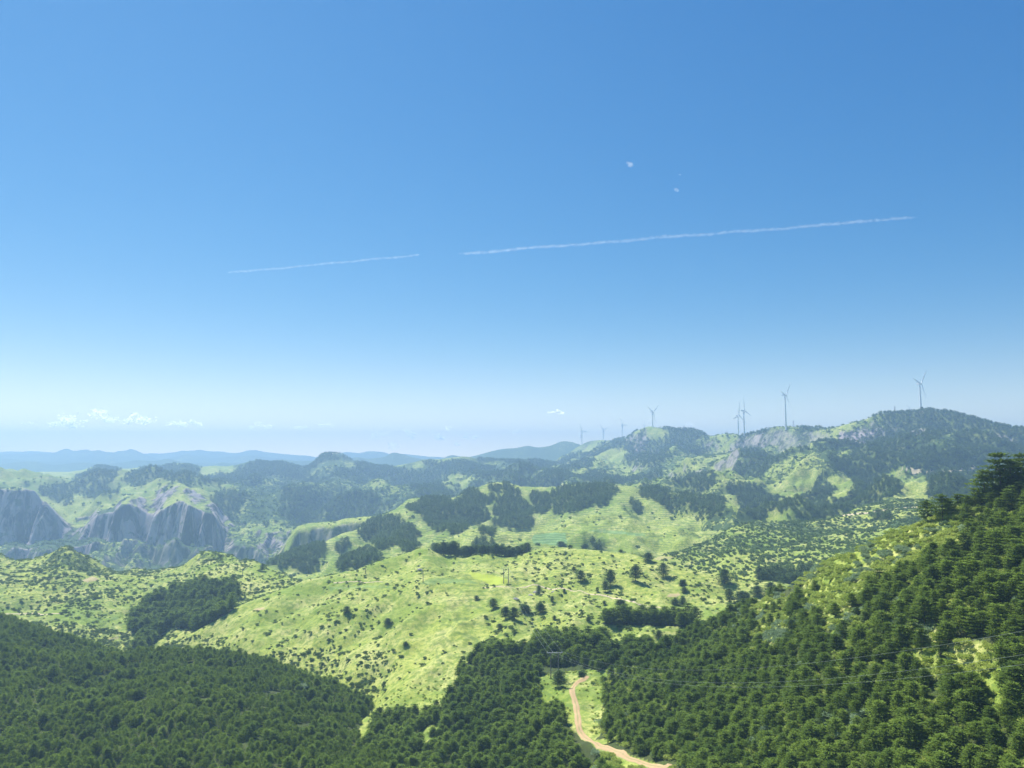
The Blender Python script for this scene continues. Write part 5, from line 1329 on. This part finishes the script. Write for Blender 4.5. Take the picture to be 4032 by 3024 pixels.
mb = MB(); mb.box(((arm_l + arm_r) / 2, -0.2, zt), (arm_r - arm_l, 0.16, 0.22)); mb.box(((arm_l + arm_r) / 2, 0.2, zt), (arm_r - arm_l, 0.12, 0.2)); mb.build('crossarm', M_STEEL, e, False)
ins = []
for f in (0.02, 0.36, 0.62, 0.98):
    x = arm_l + (arm_r - arm_l) * f
    mb = MB(); mb.tube([(x, 0, zt + .1), (x, 0, zt + .18), (x, 0, zt + .25), (x, 0, zt + .38), (x, 0, zt + .5)], [.05, .12, .07, .12, .05], 8); mb.build('insulator', M_PORC, e)
    ins.append(Vector((mid.x + x, mid.y, e.location.z + zt + .5)))
ins = [ins[0], ins[1], ins[3]]
# poles on the meadow
def pole(c, x, ytop, ybase, ymin, lab, arm=0.0):
    (a, b), (_, tp) = px(c, (x, ybase))[0], px(c, (x, ytop))[0]
    g = hit(a, b, ymin); H = at(a, tp, g.y).z - g.z
    e = bpy.data.objects.new('utility_pole', None); COL.objects.link(e); e.location = g
    tag(e, lab, 'utility pole')
    mb = MB(); mb.tube([(0, 0, -.4), (0, 0, H)], [0.26, 0.18], 8); mb.build('post', M_CONC, e)
    mb = MB(); mb.tube([(-0.9, 0, H - .4), (0.9, 0, H - .4)], [0.06, 0.06], 6); mb.build('crossarm', M_STEEL, e)
    for s_ in (-.8, 0, .8):
        mb = MB(); mb.tube([(s_, 0, H - .38 + .4 * (s_ == 0)), (s_, 0, H - .15 + .4 * (s_ == 0))], [.07, .05], 6); mb.build('insulator', M_PORC, e)
    return [Vector((g.x + s_, g.y, g.z + H - .1)) for s_ in (-.8, 0, .8)]
q1 = pole('Z2', 1038, 1048, 1145, 430, 'left slender utility pole of the pair on the sunny meadow beside the yellow field')
q2 = pole('Z2', 1068, 1046, 1143, 430, 'right slender utility pole of the pair on the sunny meadow beside the yellow field')
q3 = pole('Z2', 517, 1070, 1137, 430, 'slender utility pole at the left end of the pale green field')
q4 = pole('Z2', 147, 1048, 1082, 430, 'small utility pole far left on the meadow crest')
q5 = pole('C', 1868, 925, 1040, 590, 'utility pole behind the right end of the crest tree row')
q6 = pole('B', 704, 1500, 1562, 560, 'small utility pole on the left grassy hills below the rounded top')
def wire(p, q, sag, lab, r=0.03):
    n = 40; pts = []
    for k_ in range(n + 1):
        f = k_ / n; v_ = p.lerp(q, f); v_.z -= sag * 4 * f * (1 - f); pts.append(v_)
    mb = MB(); mb.tube(pts, r, 5); o = mb.build('power_line', M_WIRE); tag(o, lab, 'power line', 'power lines'); return o
ends = [at(4500, 2395, 95), at(4500, 2500, 96), at(4520, 2545, 97)]
ords = [ins[2], ins[1], ins[0]]
for p_, q_, sag, lab in zip(ords, ends, (7.5, 9.0, 9.2), ('uppermost of the three power lines crossing the near pine slope', 'middle one of the three power lines crossing the near pine slope', 'lowest of the three power lines crossing the near pine slope')):
    wire(p_, q_, sag, lab, 0.016)
for p_, q_, lab in zip(ins, [q1[0], q1[2], q2[2]], ('left power line running from the twin-post pole up to the meadow', 'middle power line running from the twin-post pole up to the meadow', 'right power line running from the twin-post pole up to the meadow')):
    wire(p_, q_, 3.5, lab, 0.022)

# ------------------------------------------------------------------ clouds and contrail
def cloud_material(name, dens, nscale, thr, col=(1, 1, 1), aniso=0.35):
    m, n = mat(name)
    out = nd(n, 'ShaderNodeOutputMaterial'); v_ = nd(n, 'ShaderNodeVolumePrincipled')
    v_.inputs['Color'].default_value = (*col, 1); v_.inputs['Anisotropy'].default_value = aniso
    tc_ = nd(n, 'ShaderNodeTexCoord')
    ln = nd(n, 'ShaderNodeVectorMath', operation='LENGTH'); lk(n, tc_.outputs['Object'], ln.inputs[0])
    geo = nd(n, 'ShaderNodeNewGeometry')
    nz = noise(n, geo.outputs['Position'], nscale, 5, 0.6)
    fall = maprange(n, ln.outputs['Value'], 0.25, 1.0, 0.32, -0.30)
    d = maprange(n, math_(n, 'ADD', nz, fall), thr, thr + 0.16, 0.0, dens)
    lk(n, d, v_.inputs['Density']); lk(n, v_.outputs[0], out.inputs['Volume'])
    return m
def puff_material(name, clear):
    m, n = mat(name)
    out = nd(n, 'ShaderNodeOutputMaterial'); d = nd(n, 'ShaderNodeBsdfDiffuse'); t = nd(n, 'ShaderNodeBsdfTranslucent'); tr_ = nd(n, 'ShaderNodeBsdfTransparent')
    d.inputs[0].default_value = (0.97, 0.97, 0.97, 1); t.inputs[0].default_value = (0.97, 0.97, 0.97, 1)
    m1 = nd(n, 'ShaderNodeMixShader'); m1.inputs[0].default_value = 0.97; lk(n, d.outputs[0], m1.inputs[1]); lk(n, t.outputs[0], m1.inputs[2])
    m2 = nd(n, 'ShaderNodeMixShader'); m2.inputs[0].default_value = clear
    lk(n, m1.outputs[0], m2.inputs[1]); lk(n, tr_.outputs[0], m2.inputs[2]); lk(n, m2.outputs[0], out.inputs[0]); return m
MC = puff_material('cumulus_cloud', 0.25)
MCF = puff_material('thin_cloud', 0.7)
def puffy(x0, y0, x1, y1, Y, m, lab, slant=0.0, n_=110):
    """one cumulus: rounded heaps of many small drifting shreds, over a flatter base"""
    a, b = at(x0, y1, Y), at(x1, y0, Y); Wd, Ht = b.x - a.x, b.z - a.z
    r = np.random.default_rng(int(x0 * 7 + y0)); C = []
    lobes = max(5, int(Wd / Ht * 4))
    for q in range(lobes):
        u = r.uniform(-0.9, 0.9); top = (1 - abs(u) ** 1.8) * (0.65 + 0.35 * math.sin(u * 6.0 + x0))
        rr = Ht * r.uniform(0.14, 0.26); z0 = (r.uniform(0, 1) * max(top, 0.1) - 0.35) * Ht * .8
        k_ = max(12, int((25 + 150 * Wd / Ht) * n_ / 110 / lobes)); p = r.normal(size=(k_, 3)) * rr * [0.75, 0.7, 0.42]
        C.append(p + [u * Wd * .42, r.uniform(-.2, .2) * Wd, z0 - u * slant * Ht * 0.8])
    C = np.concatenate(C); k_ = len(C)
    AX = np.cross(np.array(sd)[None, :] + r.normal(size=(k_, 3)) * 0.35, r.normal(size=(k_, 3)))
    Vx, Fx = leaves(C, AX, Ht * r.uniform(.06, .15, k_), Ht * r.uniform(.06, .13, k_), r, 0.3, tuple(sd))
    o = link('cloud', mesh_np('cloud', Vx, Fx, m)); o.location = (a + b) / 2; tag(o, lab, 'cloud'); return o
def cloud(x0, y0, x1, y1, Y, m, lab, depth=1.0, tiltz=0.0):
    import bmesh
    a, b = at(x0, y0, Y), at(x1, y1, Y); c = (a + b) / 2
    bm = bmesh.new(); bmesh.ops.create_icosphere(bm, subdivisions=3, radius=1)
    me = bpy.data.meshes.new('cloud'); bm.to_mesh(me); bm.free(); me.materials.append(m)
    o = link('cloud', me); o.location = c; sx_, sz_ = abs(b.x - a.x) / 2, abs(a.z - b.z) / 2
    o.scale = (sx_, max(sz_, sx_ * .5) * depth, sz_); o.rotation_euler = (0, tiltz, 0)
    tag(o, lab, 'cloud'); return o
cl = [('Z1', 300, 25, 545, 165, 'large white cumulus low over the far mountains, leftmost of the row', MC, 0),
      ('Z1', 530, 25, 770, 120, 'white cumulus, second from the left of the low row', MC, 0),
      ('Z1', 770, 30, 1040, 135, 'white cumulus, third from the left of the low row', MC, 0),
      ('Z1', 1050, 60, 1350, 140, 'long flat cumulus at the right end of the low row', MC, 0),
      ('Z1', 120, 88, 220, 120, 'faint little cloud left of the low cumulus row', MCF, 0),
      ('Z1', 1580, 100, 1810, 150, 'small flat cloud above the hazy ridge', MC, 0),
      ('Z1', 1885, 108, 2010, 152, 'small cloud left of the flat-topped knob', MC, 0),
      ('Z1', 2050, 92, 2155, 135, 'small bright cloud above the flat-topped knob', MC, 0),
      ('Z2', 170, 140, 360, 260, 'faint slanting cloud above the middle hills', MCF, 0.5),
      ('Z2', 380, 130, 480, 205, 'small slanting cloud above the middle hills', MC, 0.4),
      ('Z2', 590, 140, 760, 245, 'bright ragged cloud above the middle hills', MC, 0.3),
      ('Z2', 770, 168, 890, 228, 'thin slanting cloud right of the ragged one', MC, 0.3),
      ('Z2', 1310, 5, 1430, 60, 'small cloud high left of the turbine ridge', MC, 0),
      ('Z2', 1090, 140, 1165, 180, 'faint tiny cloud over the blue ridge', MCF, 0),
      ('T7', 1360, 715, 1470, 775, 'small bright cloud behind the turbine ridge', MC, 0),
      ('T7', 955, 668, 1010, 712, 'tiny cloud beside the knoll turbine', MCF, 0)]
for c, x0, y0, x1, y1, lab, m_, tl in cl:
    (a, b), (a2, b2) = px(c, (x0, y0), (x1, y1))
    puffy(a, b, a2, b2, 42000, m_, lab, slant=tl)
MW = cloud_material('wispy_cloud', 0.0030, 0.012, 0.62)
for x0, y0, x1, y1, lab, tl in ((2448, 628, 2512, 668, 'small wispy cloud alone in the upper sky', 0.5), (2640, 734, 2686, 762, 'faint wisp of cloud between the upper wisp and the vapour trail', 0.4), (2664, 682, 2690, 694, 'tiniest wisp of cloud in the upper sky', 0)):
    cloud(x0, y0, x1, y1, 16000, MW, lab, tiltz=tl)
def trail_material():
    m, n = mat('vapour_trail')
    out = nd(n, 'ShaderNodeOutputMaterial'); v_ = nd(n, 'ShaderNodeVolumePrincipled')
    v_.inputs['Color'].default_value = (1, 1, 1, 1); v_.inputs['Anisotropy'].default_value = 0.35
    geo = nd(n, 'ShaderNodeNewGeometry'); at_ = nd(n, 'ShaderNodeTexCoord'); sep = nd(n, 'ShaderNodeSeparateXYZ'); lk(n, at_.outputs['Object'], sep.inputs[0])
    nz = noise(n, geo.outputs['Position'], 0.005, 5, 0.65)
    wv = math_(n, 'MULTIPLY', math_(n, 'SUBTRACT', noise(n, geo.outputs['Position'], 0.00045, 3), 0.5), 1.3)
    r2_ = math_(n, 'SQRT', math_(n, 'ADD', math_(n, 'POWER', sep.outputs[1], 2.0), math_(n, 'POWER', math_(n, 'ADD', sep.outputs[2], wv), 2.0)))
    endf = maprange(n, math_(n, 'ABSOLUTE', sep.outputs[0]), 0.93, 1.0, 0.0, 0.35)
    v0 = math_(n, 'SUBTRACT', math_(n, 'SUBTRACT', math_(n, 'ADD', math_(n, 'MULTIPLY', nz, 0.8), 0.34), math_(n, 'MULTIPLY', r2_, 0.62)), endf)
    d = maprange(n, v0, 0.42, 0.70, 0.0, 0.0016)
    lk(n, d, v_.inputs['Density']); lk(n, v_.outputs[0], out.inputs['Volume']); return m
MTR = trail_material()
def contrail(pa, pb, Y, r, lab):
    a, b = at(*pa, Y), at(*pb, Y); d = b - a
    V_, Fq = tube([(-1, 0, 0), (-.5, 0, 0), (0, 0, 0), (.5, 0, 0), (1, 0, 0)], [1] * 5, 12)
    me = bpy.data.meshes.new('vapour_trail'); me.from_pydata([tuple(v_) for v_ in V_], [], Fq); me.materials.append(MTR)
    o = link('vapour_trail', me); o.location = (a + b) / 2; o.rotation_mode = 'QUATERNION'; o.rotation_quaternion = d.to_track_quat('X', 'Z')
    o.scale = (d.length / 2, r, r); tag(o, lab, 'vapour trail', 'two stretches of one vapour trail')
contrail(px('G', (484, 590))[0], px('G', (915, 550))[0], 33000, 125, 'shorter left stretch of the white vapour trail')
contrail(px('G', (975, 549.5))[0], px('G', (1995, 468.5))[0], 33000, 175, 'long right stretch of the white vapour trail, above the turbines')

# ------------------------------------------------------------------ haze
m, n = mat('haze_air')
out = nd(n, 'ShaderNodeOutputMaterial'); vp = nd(n, 'ShaderNodeVolumePrincipled')
vp.inputs['Color'].default_value = (0.36, 0.565, 0.86, 1); vp.inputs['Density'].default_value = 2.6e-4; vp.inputs['Anisotropy'].default_value = 0.35
lk(n, vp.outputs[0], out.inputs['Volume'])
zlo = float(ZZ.min()) - 1.5; zhi = CAMZ + 245
mb = MB(); mb.box((0, 4125, (zlo + zhi) / 2), (22000, 8750, zhi - zlo)); hz = mb.build('haze', m, None, False)
tag(hz, 'thin blue haze filling the air between the viewpoint and the far mountains', 'haze', kind='stuff')
print('SCENE built', NR, NC, 'objects', len(bpy.data.objects))
